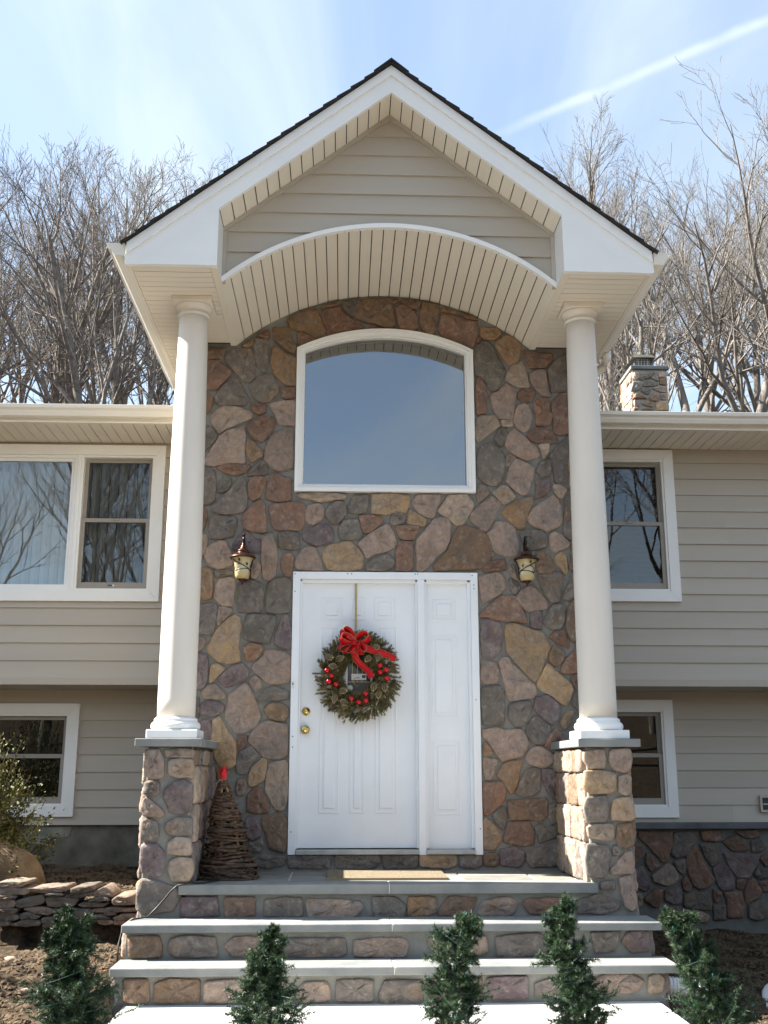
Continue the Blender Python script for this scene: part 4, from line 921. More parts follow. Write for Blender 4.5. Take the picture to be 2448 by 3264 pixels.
def hung(w, x0, x1, z0, z1, Y, zm, glass, m=None):
    """double-hung unit: outer track, upper sash behind, lower sash in front, meeting rail"""
    m = m or taupe
    frame4('track', w, x0, x1, z0, z1, .022, Y-.03, Y+.07, white)
    a, b = x0+.022, x1-.022
    up = frame4('sash', w, a, b, zm-.012, z1-.022, .036, Y+.03, Y+.058, m); obj('pane', MB().box(a+.034, b-.034, Y+.044, Y+.046, zm+.022, z1-.056), glass, up)
    lo = frame4('sash', w, a, b, z0+.022, zm+.022, .038, Y-.008, Y+.024, m); obj('bottom_rail', MB().box(a+.038, b-.038, Y-.006, Y+.022, z0+.06, z0+.082), m, lo)
    obj('pane', MB().box(a+.036, b-.036, Y+.008, Y+.010, z0+.08, zm-.014), glass, lo)
    obj('sash_lock', MB().box((a+b)/2-.03, (a+b)/2+.03, Y-.02, Y-.008, zm+.006, zm+.018), m, lo)
def blinds(w, x0, x1, z0, z1, Y, pitch=.088, wid=.089, ang=38):
    x = x0+.03; i = 0
    while x < x1:
        a = R(ang+3*math.sin(i*2.3)); dx_, dy_ = wid/2*math.cos(a), wid/2*math.sin(a)
        m_ = MB(); m_.v = [(x-dx_, Y-dy_, z0), (x, Y-.006, z0), (x+dx_, Y+dy_, z0), (x-dx_, Y-dy_, z1), (x, Y-.006, z1), (x+dx_, Y+dy_, z1)]; m_.f = [(0, 1, 4, 3), (1, 2, 5, 4)]
        obj('blind_slat', m_, blindm, w); x += pitch; i += 1
# left wing, upper storey: picture window with a hung unit at its side
wl_ = part('picture_window', house)
cx0, cx1, cz0, cz1 = -4.05, -1.385, 2.255, 3.768
casing(wl_, cx0, cx1, cz0, cz1, YU)
hung(wl_, -2.178, -1.484, 2.354, 3.669, YU, 3.03, screenp)
obj('mullion', MB().box(-2.216, -2.178, YU-.036, YU+.07, 2.354, 3.669), white, wl_, bevel=.003)
frame4('picture_frame', wl_, -3.952, -2.216, 2.354, 3.669, .03, YU-.025, YU+.07, white)
frame4('glazing_bead', wl_, -3.922, -2.246, 2.384, 3.639, .03, YU-.008, YU+.06, white); obj('pane', MB().box(-3.90, -2.27, YU+.012, YU+.014, 2.41, 3.61), pane_lo, wl_)
st = obj('maker_sticker', MB().box(-1.87, -1.828, YU-.0105, YU-.0092, 2.402, 2.413), label_d, wl_); obj('maker_sticker', MB().box(-1.824, -1.808, YU-.0105, YU-.0092, 2.400, 2.415), plas, wl_)
blinds(wl_, -3.95, -1.45, 2.36, 3.66, YU+.15)
room_box(wl_, -4.1, -1.35, YU+.13, YU+1.6, 2.1, 3.79)
wr = part('window', house); casing(wr, 2.64, 3.547, 2.283, 3.782, YU)
hung(wr, 2.738, 3.449, 2.381, 3.684, YU, 3.042, screenp)
m_ = MB()
for i in range(26): m_.box(2.76, 3.43, YU+.13, YU+.155, 2.42+i*.048, 2.423+i*.048)
obj('slatted_blind', m_, mat('blind_grey', (.22,.23,.24), .6), wr); room_box(wr, 2.6, 3.6, YU+.17, YU+1.6, 2.2, 3.79)
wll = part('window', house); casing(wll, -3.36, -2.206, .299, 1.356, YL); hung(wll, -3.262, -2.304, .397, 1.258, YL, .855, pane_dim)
blinds(wll, -3.25, -2.31, .41, 1.25, YL+.22, pitch=.07, ang=12); room_box(wll, -3.4, -2.2, YL+.13, YL+1.4, .24, 1.45)
for c in list(wll.children):
    if c.name.startswith('blind_slat'): c.data.materials.clear(); c.data.materials.append(mat('curtain_dark', (.12,.13,.125), .8))
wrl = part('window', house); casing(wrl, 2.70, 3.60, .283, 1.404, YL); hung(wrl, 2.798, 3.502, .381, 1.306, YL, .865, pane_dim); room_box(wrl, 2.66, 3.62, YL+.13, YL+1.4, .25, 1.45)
clad(-7.0, -1.0, 1.497, 3.80, YU, [(cx0+.05, cx1-.05, cz0+.05, cz1-.05)], 1.545-EXP)
clad(2.33, 8.0, 1.497, 3.80, YU, [(2.69, 3.497, 2.333, 3.732)], 1.545-EXP)
clad(-7.0, -1.0, .223, 1.497, YL, [(-3.31, -2.256, .349, 1.306)], .223)
clad(2.33, 8.0, .237, 1.497, YL, [(2.75, 3.55, .333, 1.354)], .237)
for x0, x1 in ((-7.0, -1.002), (2.332, 8.0)):
    so = part('overhang_soffit', house); x = x0
    while x < x1-.01:
        obj('soffit_plank', MB().box(x, min(x+.298, x1), YU-.014, YL, 1.487, 1.494), siding, so); x += .3
    obj('starter_strip', MB().box(x0, x1, YU-.022, YU-.0165, 1.488, 1.548), siding, so)
# sides of the entrance block
for x in (-1.0, 2.33):
    w = part('wall', house); s = -1 if x < 0 else 1; z = 0.0
    obj('sheathing', MB().box(min(x, x-s*.1), max(x, x-s*.1), .161, YL, -.8, ZS), siding, w)
    while z < ZS:
        m_ = MB(); zt = min(z+EXP, ZS); m_.v = [(x+s*.016, .002, z), (x+s*.016, YL, z), (x+s*.001, YL, zt), (x+s*.001, .002, zt)]; m_.f = [(0, 3, 2, 1) if s > 0 else (0, 1, 2, 3)]; obj('siding_board', m_, siding, w); z += EXP
# eaves, gutters and the low roof over the wings
for x0, x1 in ((-7.2, -1.205), (2.52, 8.2)):
    ev = part('eaves', house)
    obj('eave_board', MB().box(x0, x1, .965, .98, 3.797, 3.93), cream, ev)
    obj('drip_moulding', MB().box(x0, x1, .945, .965, 3.797, 3.815), cream, ev, bevel=.003)
    x = x0
    while x < x1-.01:
        obj('soffit_plank', MB().box(x, min(x+.093, x1), .981, YU-.004, 3.80, 3.808), cream, ev); x += .1
    obj('plank_backing', MB().box(x0, x1, .981, YU, 3.81, 3.82), dark, ev)
    gutter(ev, lambda p, t: (t, .963+p[0], 3.843+p[1]), x1, x0)
mr = part('main_roof', house)
for i in range(32):
    a, b = i/32, (i+1.2)/32; y0, y1 = .93+4.5*a, .93+4.5*min(1, b); rz = lambda y: 3.925+.333*(y-.93)
    for x0, x1 in ((-7.4, -1.35), (2.66, 8.4)) if y0 < 2.2 else ((-7.4, 8.4),):
        m_ = MB(); m_.v = [(x0, y0, rz(y0)+.006), (x1, y0, rz(y0)+.006), (x1, y1, rz(y1)), (x0, y1, rz(y1)), (x0, y0, rz(y0)+.02), (x1, y0, rz(y0)+.02), (x1, y1, rz(y1)+.008), (x0, y1, rz(y1)+.008)]
        m_.f = [(0, 3, 2, 1), (4, 5, 6, 7), (0, 1, 5, 4), (1, 2, 6, 5), (2, 3, 7, 6), (3, 0, 4, 7)]; obj('shingle_course', m_, shing, mr)
m_ = MB().quad((-7.4, 5.43, 5.43), (8.4, 5.43, 5.43), (8.4, 10.0, 3.9), (-7.4, 10.0, 3.9)); obj('rear_slope', m_, shing, mr)
obj('gable_end', MB().box(-6.99, -6.9, 1.6, 9.5, -.8, 4.0), siding, mr); obj('gable_end', MB().box(7.9, 7.99, 1.6, 9.5, -.8, 4.0), siding, mr); obj('rear_wall', MB().box(-6.9, 7.9, 9.4, 9.5, -.8, 4.0), siding, mr)
# foundations
fl = part('foundation_wall', house); obj('concrete_face', MB().box(-7.0, -1.0, YL+.02, YL+.3, -.8, .222), found, fl)
obj('patched_area', MB().prism([(-2.70, .03), (-2.62, .06), (-2.47, .04), (-2.40, .11), (-2.24, .115), (-2.22, .20), (-2.6, .205), (-2.72, .15)], YL+.012, YL+.019), mat('pale_render', (.22,.215,.175), .95, .25, 9, .4, 40), fl)
fr_ = part('foundation_wall', house); obj('mortar_bed', MB().box(2.31, 8.0, YL-.03, YL+.3, -1.0, .178), mat('dark_mortar', (.115,.115,.105), .95, .15, 14, .5, 90), fr_); lay('found', fr_, front(YL-.03), .03, 8, ms=STONE_DIM)  # dim stones: the deep shade on this wall is put into their colour
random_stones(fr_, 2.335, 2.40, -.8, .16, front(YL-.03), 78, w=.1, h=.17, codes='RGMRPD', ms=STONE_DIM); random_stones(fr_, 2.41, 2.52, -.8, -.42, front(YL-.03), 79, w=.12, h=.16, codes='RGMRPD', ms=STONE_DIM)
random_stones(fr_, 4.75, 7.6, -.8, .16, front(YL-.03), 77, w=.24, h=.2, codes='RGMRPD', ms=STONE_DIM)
obj('ledge_slab', MB().box(2.335, 8.0, YL-.12, YL+.02, .18, .236), mat('ledge_slate', (.075,.08,.09), .7, .25, 6, .2, 50, c2=(.11,.115,.12)), fr_, bevel=.006)
vt = part('dryer_vent', house); frame4('hood_frame', vt, 4.40, 4.57, .33, .488, .022, YL-.05, YL-.015, siding); obj('louvre', MB().box(4.425, 4.545, YL-.028, YL-.02, .355, .463), label_d, vt)
obj('louvre', MB().box(4.428, 4.54, YL-.045, YL-.03, .40, .412), galv, vt)
# chimney on the right wing
cmn = part('chimney', house); YC = 7.0
obj('mortar_core', MB().box(4.775, 5.31, YC, YC+.62, 4.4, 6.752), mat('pale_mortar', (.40,.38,.31), .95, .12, 14, .5, 90), cmn)
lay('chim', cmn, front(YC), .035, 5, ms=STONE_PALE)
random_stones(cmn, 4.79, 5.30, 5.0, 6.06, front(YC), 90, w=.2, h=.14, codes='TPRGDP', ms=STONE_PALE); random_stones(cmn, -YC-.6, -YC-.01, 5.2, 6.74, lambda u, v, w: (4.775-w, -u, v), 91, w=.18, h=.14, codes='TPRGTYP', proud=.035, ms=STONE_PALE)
obj('crown_slab', MB().box(4.742, 5.335, YC-.045, YC+.66, 6.753, 6.81), blue, cmn, bevel=.008)
cap = part('chimney_cap', cmn); cap_ = cap
m_ = MB(); a0, a1, b0, b1 = 4.85, 5.09, YC+.07, YC+.44
for i in range(6):
    x = a0+(a1-a0)*i/5; m_.box(x-.004, x+.004, b0-.004, b0+.004, 6.82, 6.965).box(x-.004, x+.004, b1-.004, b1+.004, 6.82, 6.965)
    y = b0+(b1-b0)*i/5; m_.box(a0-.004, a0+.004, y-.004, y+.004, 6.82, 6.965).box(a1-.004, a1+.004, y-.004, y+.004, 6.82, 6.965)
for i in range(5):
    z = 6.83+.03*i; m_.box(a0, a1, b0-.005, b0+.003, z-.003, z+.003).box(a0-.005, a0+.003, b0, b1, z-.003, z+.003).box(a1-.003, a1+.005, b0, b1, z-.003, z+.003)
link('spark_screen', m_.mesh('spark_screen'), galv, cmn)
m_ = MB(); A = [(4.79, YC), (5.155, YC), (5.155, YC+.5), (4.79, YC+.5)]; B = [(4.84, YC+.06), (5.10, YC+.06), (5.10, YC+.44), (4.84, YC+.44)]
m_.v = [(x, y, 6.962) for x, y in A]+[(x, y, 7.03) for x, y in B]; m_.f = [(3, 2, 1, 0), (4, 5, 6, 7)]+[(i, (i+1) % 4, 4+(i+1) % 4, 4+i) for i in range(4)]; obj('cap_hood', m_, mat('weathered_metal', (.12,.11,.09), .6, .3, 10, metal=.4), cmn)
bpy.data.objects.remove(cap)
obj('flue', MB().box(4.87, 5.07, YC+.1, YC+.4, 6.81, 6.83), dark, cmn)
# ================================================================ entry steps
steps = thing('entry_steps', 'three bluestone steps with stone risers leading up to the white door', 'steps', (0, 0, 0))
def slab(parent, name, x0, x1, y0, y1, z0, z1, joint):
    obj(name, MB().box(x0, joint-.004, y0, y1, z0, z1), blue, parent, bevel=.006); obj(name, MB().box(joint+.004, x1, y0, y1, z0, z1), blue, parent, bevel=.006)
    obj('joint', MB().box(joint-.004, joint+.004, y0+.004, y1-.004, z0+.003, z1-.003), grout, parent)
ld = part('landing', steps); slab(ld, 'nosing_slab', -.715, 2.03, -1.04, -.80, -.055, .008, .655)
obj('landing_bed', MB().box(-.65, 1.98, -.80, -.002, -.2, -.008), grout, ld)
px = [-.64, -.02, .56, 1.18, 1.68, 1.968]
for i in range(5):
    for j, (y0, y1) in enumerate(((-.797, -.43 if i % 2 else -.36), (-.43 if i % 2 else -.36, -.03))):
        obj('paver', MB().box(px[i]+.008, px[i+1]-.008, y0+.008, y1-.008, -.03, -.001+.0012*((i*3+j) % 3)), pavm, ld, bevel=.003)
for g, x0, x1, y, z0, z1 in (('risea', -.70, 2.0, -.995, -.21, -.056), ('riseb', -.985, 2.29, -1.285, -.42, -.246), ('risec', -.99, 2.29, -1.55, -.75, -.449)):
    rs = part('riser', steps); obj('mortar_bed', MB().box(x0, x1, y, y+.28, z0, z1), mortar, rs)
    if g == 'risea': obj('mortar_bed', MB().box(2.0, 2.29, -.994, -.9, -.21, -.10), mortar, rs)
    lay(g, rs, front(y), .02, 6)
    random_stones(rs, -y-.25, -y, z0+.01, z1, lambda u, v, w, x1=x1: (x1+w, -u, v), 41, w=.2, h=.17); random_stones(rs, y, y+.25, z0+.01, z1, lambda u, v, w, x0=x0: (x0-w, u, v), 42, w=.2, h=.17)
tr_ = part('tread', steps); slab(tr_, 'tread_slab', -1.012, 2.352, -1.335, -1.0, -.245, -.197, .66)
tr_ = part('tread', steps); slab(tr_, 'tread_slab', -1.018, 2.366, -1.60, -1.286, -.45, -.402, .66)
# ================================================================ things at the door
mt = thing('doormat', 'flat tan coir doormat lying on the landing before the door', 'doormat', (.655, -.46, .003))
m_ = MB(); m_.box(-.415, .415, -.30, .30, 0, .016); obj('mat_pile', m_, coir, mt, bevel=.004)
for y in (-.305, .3): obj('mat_binding', MB().box(-.415, .415, y, y+.006, 0, .017), mat('binding', (.27,.19,.10), .9), mt)
def lantern(x, label, flip):
    L = thing('wall_lantern', label, 'wall lamp', (x, -.15, 2.13), 'wall lanterns either side of the door')
    obj('back_plate', MB().box(-.035, .035, .108, .126, .05, .25), bronze, L, bevel=.01)
    obj('bracket', MB().tube([(0, .11, .20), (0, .10, .29), (0, .08, .37), (0, .035, .395), (0, .005, .37), (0, 0, .335)], .0085, 8), iron, L, smooth=True)
    obj('hook', MB().tube([(0, .02, .385), (-.008, .012, .4), (.004, .004, .408), (.012, .012, .396)], .006, 6), iron, L, smooth=True)
    obj('shade', MB().lathe([(.038, .045), (.05, .052), (.056, .075), (.059, .105), (.060, .14), (.063, .165), (.072, .19), (.084, .207), (.086, .212)], n=36), amber, L, smooth=True)
    obj('roof', MB().lathe([(.080, .208), (.098, .206), (.103, .213), (.099, .222), (.082, .232), (.06, .244), (.045, .252), (.042, .262), (.046, .267), (.042, .274), (.03, .28), (.022, .29), (.016, .305), (.008, .318), (.008, .34)], n=36), bronze, L, smooth=True)
    obj('finial', MB().lathe([(.004, 0), (.010, .006), (.010, .012), (.005, .017), (.012, .024), (.024, .034), (.037, .042), (.040, .05), (.036, .053)], n=28), bronze, L, smooth=True)
    s = flip; rv = lambda z: .061 if z < .15 else .061+(z-.15)*.32
    def P(a, z, e=.005): r = rv(z)+e; return (r*math.sin(a), -r*math.cos(a), z)
    V_ = obj('vine_stem', MB().tube([P(-s*1.35, .08), P(-s*1.2, .11), P(-s*.8, .125), P(-s*.2, .145), P(s*.4, .165), P(s*.95, .185)], .0035, 5).tube([P(-s*.95, .12), P(-s*.3, .118), P(s*.3, .112), P(s*.65, .108)], .003, 5).tube([P(s*.2, .158), P(s*.6, .15), P(s*.9, .13)], .003, 5).tube([P(-s*1.35, .05), P(-s*1.42, .12), P(-s*1.5, .2)], .004, 5), iron, L, smooth=True)
    for a, z, t in ((-s*.62, .155, .5), (s*.7, .104, 1.4), (s*.98, .192, .9), (-s*1.25, .14, -.6), (s*.95, .122, 2.2), (s*.25, .185, .3)):
        c = Vector(P(a, z, .007)); u_ = Vector((math.cos(a), math.sin(a), 0)); w_ = Vector((0, 0, 1)); d1 = (u_*math.sin(t)*s+w_*math.cos(t)); d2 = (u_*math.cos(t)*s-w_*math.sin(t))
        m_ = MB(); q = [c-d1*.016, c+d2*.009, c+d1*.018, c-d2*.009]; o_ = Vector((math.sin(a), -math.cos(a), 0))*.003
        m_.v = [tuple(p) for p in q]+[tuple(c+o_)]+[tuple(c-o_)]; m_.f = [(0, 1, 4), (1, 2, 4), (2, 3, 4), (3, 0, 4), (1, 0, 5), (2, 1, 5), (3, 2, 5), (0, 3, 5)]; obj('metal_leaf', m_, bronze, L)
lantern(-.452, 'bronze wall lantern with amber glass on the door knob side of the door', -1)
lantern(1.779, 'bronze wall lantern with amber glass on the sidelight side of the door', 1)
db = thing('doorbell', 'small slim white doorbell button on the door frame', 'doorbell', (-.047, -.034, 1.37)); obj('bell_housing', MB().box(-.008, .008, -.008, 0, -.028, .028), plas, db, bevel=.003); obj('bell_button', MB().box(-.004, .004, -.010, -.008, .0, .016), label_d, db)
# ================================================================ needles: fast builder for firs, wreath and tinsel trees
def needles(starts, dirs, lens, wid, rg):
    """thin triangles from starts along dirs"""
    n = len(starts); r = rg.normal(size=(n, 3)); s = np.cross(dirs, r); s /= np.linalg.norm(s, axis=1, keepdims=True)+1e-9
    e = starts+dirs*lens[:, None]; V = np.stack([starts-s*wid, starts+s*wid, e], 1).reshape(-1, 3); return V, np.arange(3*n).reshape(-1, 3)
def sprig(P, D, L, n, nl, spread, wid, rg):
    """needles along twigs: P base, D unit direction, L length (arrays); n needles each"""
    k = len(P); t = rg.uniform(0.05, 1, (k, n)); S = P[:, None]+D[:, None]*(t*L[:, None])[..., None]
    r = rg.normal(size=(k, n, 3)); r -= (r*D[:, None]).sum(-1, keepdims=True)*D[:, None]; r /= np.linalg.norm(r, axis=-1, keepdims=True)+1e-9
    d = D[:, None]*rg.uniform(.5, 1.1, (k, n, 1))+r*spread; d /= np.linalg.norm(d, axis=-1, keepdims=True)
    return needles(S.reshape(-1, 3), d.reshape(-1, 3), rg.uniform(.7, 1.15, k*n)*nl, wid, rg)
# ---- wreath
WC = (.457, -.02, 1.435)
wre = thing('wreath', 'round evergreen wreath with red bow, cones and balls hung on the door', 'wreath', WC)
rg = np.random.default_rng(2); k = 1000
th = rg.uniform(0, 2*np.pi, k); ph = rg.uniform(-1.4, 1.4, k); rm = .205; rt = .115
cth = np.stack([np.cos(th), np.zeros(k), np.sin(th)], 1)
P = cth*(rm+rt*.55*np.sin(ph))[:, None]+np.array([0, -1, 0])*(rt*.5*np.cos(ph))[:, None]
tang = np.stack([np.sin(th), np.zeros(k), -np.cos(th)], 1)
D = cth*np.sin(ph)[:, None]*1.1+np.array([0, -1, 0])*(np.cos(ph)*.75)[:, None]+tang*rg.uniform(.25, .9, k)[:, None]+rg.normal(size=(k, 3))*.22; D /= np.linalg.norm(D, axis=1, keepdims=True)
L = rg.uniform(.045, .09, k)*np.where(np.sin(ph) < -.3, .45, 1); P[:, 2] *= 1.08
V, F = sprig(P, D, L, 70, .021, .8, .0026, rg); V[:, 1] = np.minimum(V[:, 1], .055); raw('foliage', V, F, firm, wre)
V, F = needles(P, D, L*1.02, .003, rg); raw('twigs', V, F, stemm, wre)
obj('wire_ring', MB().tube([(rm*math.cos(a*math.pi/20), .02, rm*1.06*math.sin(a*math.pi/20)) for a in range(41)], .022, 6), stemm, wre)
px_ = lambda X, Yp, y=0: ((X-840)*.000469, y, (1010-Yp)*.000464)
for i, (X, Yp) in enumerate(((360,710),(430,860),(530,730),(1000,730),(1170,700),(1130,540),(590,1260),(455,1380),(610,1450),(1090,1190),(1270,1200),(1170,1320))):
    m_ = MB(); cone = []; rr = random.Random(i)
    body = MB().lathe([(.003, -.03), (.013, -.024), (.018, -.008), (.016, .012), (.009, .026), (.002, .034)], n=12)
    c_ = obj('pine_cone', body, conem, wre, smooth=True); ax = Vector((rr.uniform(-.7, .7), -.35, rr.uniform(-1, .6)-.3)).normalized(); c_.location = px_(X, Yp, -.118); c_.rotation_euler = ax.to_track_quat('Z', 'Y').to_euler()
    for lev in range(7):
        z = -.028+lev*.0105; r = (.016, .021, .023, .022, .019, .014, .008)[lev]; nn = (7, 9, 10, 10, 9, 7, 4)[lev]
        for q in range(nn):
            a = 2*math.pi*(q+.5*(lev % 2))/nn; ca, sa = math.cos(a), math.sin(a); w = .0052
            b0 = (r*ca, r*sa, z); kk = len(m_.v)
            m_.v += [(b0[0]*.55, b0[1]*.55, z-.004), (b0[0]-sa*w, b0[1]+ca*w, z+.002), (b0[0]*1.12, b0[1]*1.12, z+.006), (b0[0]+sa*w, b0[1]-ca*w, z+.002), (b0[0]*.98, b0[1]*.98, z+.0075)]
            m_.f += [(kk, kk+1, kk+2), (kk, kk+2, kk+3), (kk+1, kk+4, kk+2), (kk+4, kk+3, kk+2)]
    s_ = obj('cone_scales', m_, conet, c_)
bm = MB().lathe([(.0215*math.sin(math.pi*i/14)+1e-5, -.0215*math.cos(math.pi*i/14)) for i in range(15)], n=22, cap=False).mesh('ball', True)
for X, Yp in ((328,930),(400,1015),(360,1115),(475,1155),(1192,845),(1295,915),(1195,955),(1305,1055),(728,1388),(848,1445),(960,1305),(965,1420)):
    o = link('ball', bm, redball, wre); o.location = px_(X, Yp, -.125)
bow = part('bow', wre); bow.location = px_(770, 480, -.11)
def ribbon(name, pts, w, wdir, parent, twist=0):
    """a strip along pts, width w about direction wdir, with gold edges"""
    Pn = [Vector(p) for p in pts]; n = len(Pn); wd = Vector(wdir).normalized(); m_ = MB(); E0, E1 = [], []
    for i, p in enumerate(Pn):
        t = (Pn[min(i+1, n-1)]-Pn[max(i-1, 0)]).normalized(); q = wd-t*wd.dot(t); q = q.normalized() if q.length > 1e-3 else wd
        q = Matrix.Rotation(twist*i/max(1, n-1), 3, t) @ q
        E0.append(p-q*w/2); E1.append(p+q*w/2); nn = t.cross(q)*.0012
        m_.v += [tuple(p-q*w/2-nn), tuple(p+nn*0.0-nn), tuple(p+q*w/2-nn), tuple(p-q*w/2+nn), tuple(p+nn), tuple(p+q*w/2+nn)]
    for i in range(n-1):
        a, b = i*6, i*6+6; m_.f += [(a, a+1, b+1, b), (a+1, a+2, b+2, b+1), (a+3, b+3, b+4, a+4), (a+4, b+4, b+5, a+5), (a, b, b+3, a+3), (a+2, a+5, b+5, b+2)]
    o = obj(name, m_, red, parent, smooth=True)
    obj('gold_edge', MB().tube(E0, .0013, 4).tube(E1, .0013, 4), goldb, o); return o
def bez(pts, n=14):
    P = [Vector(p) for p in pts]; out = []
    for i in range(n+1):
        t = i/n; Q = P[:]
        while len(Q) > 1: Q = [Q[j].lerp(Q[j+1], t) for j in range(len(Q)-1)]
        out.append(tuple(Q[0]))
    return out
u = .000469
def loop(dx_, dz_, wdir, out=.05, w=.05, fat=.5):
    e = Vector((dx_*u, -out, -dz_*u))*1.12; s = Vector((-e.z, 0, e.x))*fat
    ribbon('bow_loop', bez([(0, 0, 0), tuple(e*.5+s+Vector((0, -.01, 0))), tuple(e*1.25+s*1.1), tuple(e*1.25-s*1.1+Vector((0, -.01, 0))), tuple(e*.5-s), (0, -.006, 0)], 18), w, wdir, bow)
loop(-170, -215, (.55, -.6, .55), .03, .055, .35); loop(-200, -95, (.25, -.75, .6), .05, .055, .42); loop(215, -120, (-.3, -.75, .6), .05, .055, .45); loop(-235, 100, (.5, -.7, -.4), .03, .045, .3); loop(-140, 150, (.8, -.6, 0), .045, .045, .3)
loop(-5, 165, (1, -.25, 0), .055, .052, .12); loop(150, 130, (.6, -.6, .4), .05, .05, .4); loop(60, 40, (.5, -.5, .7), .05, .04, .5)
tp = lambda X, Yp, y: ((X-770)*u, y, (480-Yp)*.000464)
ribbon('bow_tail', [tp(800, 500, -.02), tp(900, 535, -.03), tp(1000, 575, -.018), tp(1100, 605, -.012), tp(1200, 630, -.02), tp(1300, 668, -.012), tp(1390, 715, -.004), tp(1450, 735, -.004)], .048, (.25, -.15, 1), bow)
ribbon('bow_tail', [tp(770, 560, -.02), tp(775, 650, -.03), tp(800, 740, -.01), tp(860, 810, .01), tp(940, 870, .015), tp(1000, 930, .01), tp(1045, 1000, .005), tp(1070, 1040, .01)], .046, (1, -.2, .35), bow)
obj('knot', MB().lathe([(.004, -.02), (.018, -.012), (.02, .004), (.012, .02), (.003, .024)], n=14), red, bow, smooth=True).location = (0, -.03, 0)
hg = thing('wreath_hanger', 'narrow gold metal wreath hanger strap over the door top', 'hanger', (.437, .03, 1.80)); obj('strap', MB().box(-.0085, .0085, -.0075, -.0045, -.07, .386), goldb, hg); obj('hook', MB().tube([(0, .004, -.06), (0, -.03, -.075), (0, -.045, -.06), (0, -.046, -.03)], .004, 6), goldb, hg)
# ---- grapevine cone tree on the landing
VC = Vector((-.448, -.545, .0))
vt_ = thing('grapevine_tree', 'brown twisted grapevine cone tree with red bow tip beside the stone pier', 'ornament', VC)
rr = random.Random(8)
def vr(z): return .205-.3*z if z < .13 else max(.024, .145-.165*(z-.13)) if z < .45 else max(.022, .092-.34*(z-.45))
z = .006
while z < .655:
    for q in range(2):
        r0 = vr(z)*rr.uniform(.94, 1.16); ph0 = rr.uniform(0, 6.28); tl = rr.uniform(-.05, .05)*(r0/.15); n = 26; span = rr.uniform(4.6, 7.2); rad = rr.uniform(.005, .011)*(1 if z > .13 else 1.15)
        pts = [(.0-.055*(z/.65)**1.3+r0*(1+.05*math.sin(3*a+ph0)+rr.uniform(-.03, .03))*math.cos(a), r0*math.sin(a)*(1+rr.uniform(-.03, .03)), z+tl*math.cos(a+ph0)+rr.uniform(-.004, .004)) for a in [ph0+span*i/n for i in range(n+1)]]
        pts = [(p[0], p[1], max(p[2], .005)) for p in pts]; obj('vine_strand', MB().tube(pts, rad, 5), vinem, vt_, smooth=True)
    z += rr.uniform(.015, .023) if z > .13 else rr.uniform(.022, .03)
for a in range(6):
    an = a*math.pi/3+.3; obj('frame_slat', MB().tube([((vr(z)*.9)*math.cos(an)-.055*(z/.65)**1.3, (vr(z)*.9)*math.sin(an), z+.008) for z in (0, .12, .14, .3, .45, .6, .66)], .008, 4), fwood, vt_)
for i in range(7):
    an = rr.uniform(3.4, 6.0); z0 = rr.uniform(.1, .5); r0 = vr(z0)*1.03
    obj('stray_twig', MB().tube([(r0*math.cos(an)-.03, r0*math.sin(an), z0), (r0*1.15*math.cos(an+.5)-.01, r0*1.15*math.sin(an+.5), z0+rr.uniform(-.06, .1)), (r0*1.3*math.cos(an+.9), r0*1.25*math.sin(an+.9), z0+rr.uniform(-.14, .16))], [.004, .003, .0015], 5), vinem, vt_)
m_ = MB(); pts = [((vr(z)*1.06)*math.cos(a)-.055*(z/.65)**1.3, (vr(z)*1.06)*math.sin(a), z) for a, z in [(i*.35, .03+.62*i/110) for i in range(111)]]
lw = obj('light_string', m_.tube(pts, .0022, 4), greenw, vt_)
for i in range(4, 110, 7): o = obj('bulb', MB().lathe([(.003, 0), (.004, .012), (.001, .02)], n=6), greenw, lw); o.location = pts[i]
tipc = part('bow_tip', vt_); tipc.location = (-.052, 0, .66)
for a in range(5):
    an = a*1.256; m_ = MB(); c, s = math.cos(an), math.sin(an)
    m_.v = [(-.012*s, .012*c, 0), (.012*s, -.012*c, 0), (.03*c+.016*s, .03*s-.016*c, .055), (.022*c, .022*s, .085+.02*(a % 2)), (.03*c-.016*s, .03*s+.016*c, .055)]; m_.f = [(0, 1, 2, 4), (4, 2, 3)]; obj('bow_petal', m_, mat('red_felt', (.6,.015,.02), .7, .1, 20), tipc)
obj('bow_core', MB().lathe([(.015, -.01), (.022, .03), (.012, .08), (.002, .105)], n=10), MATS['red_felt'], tipc)
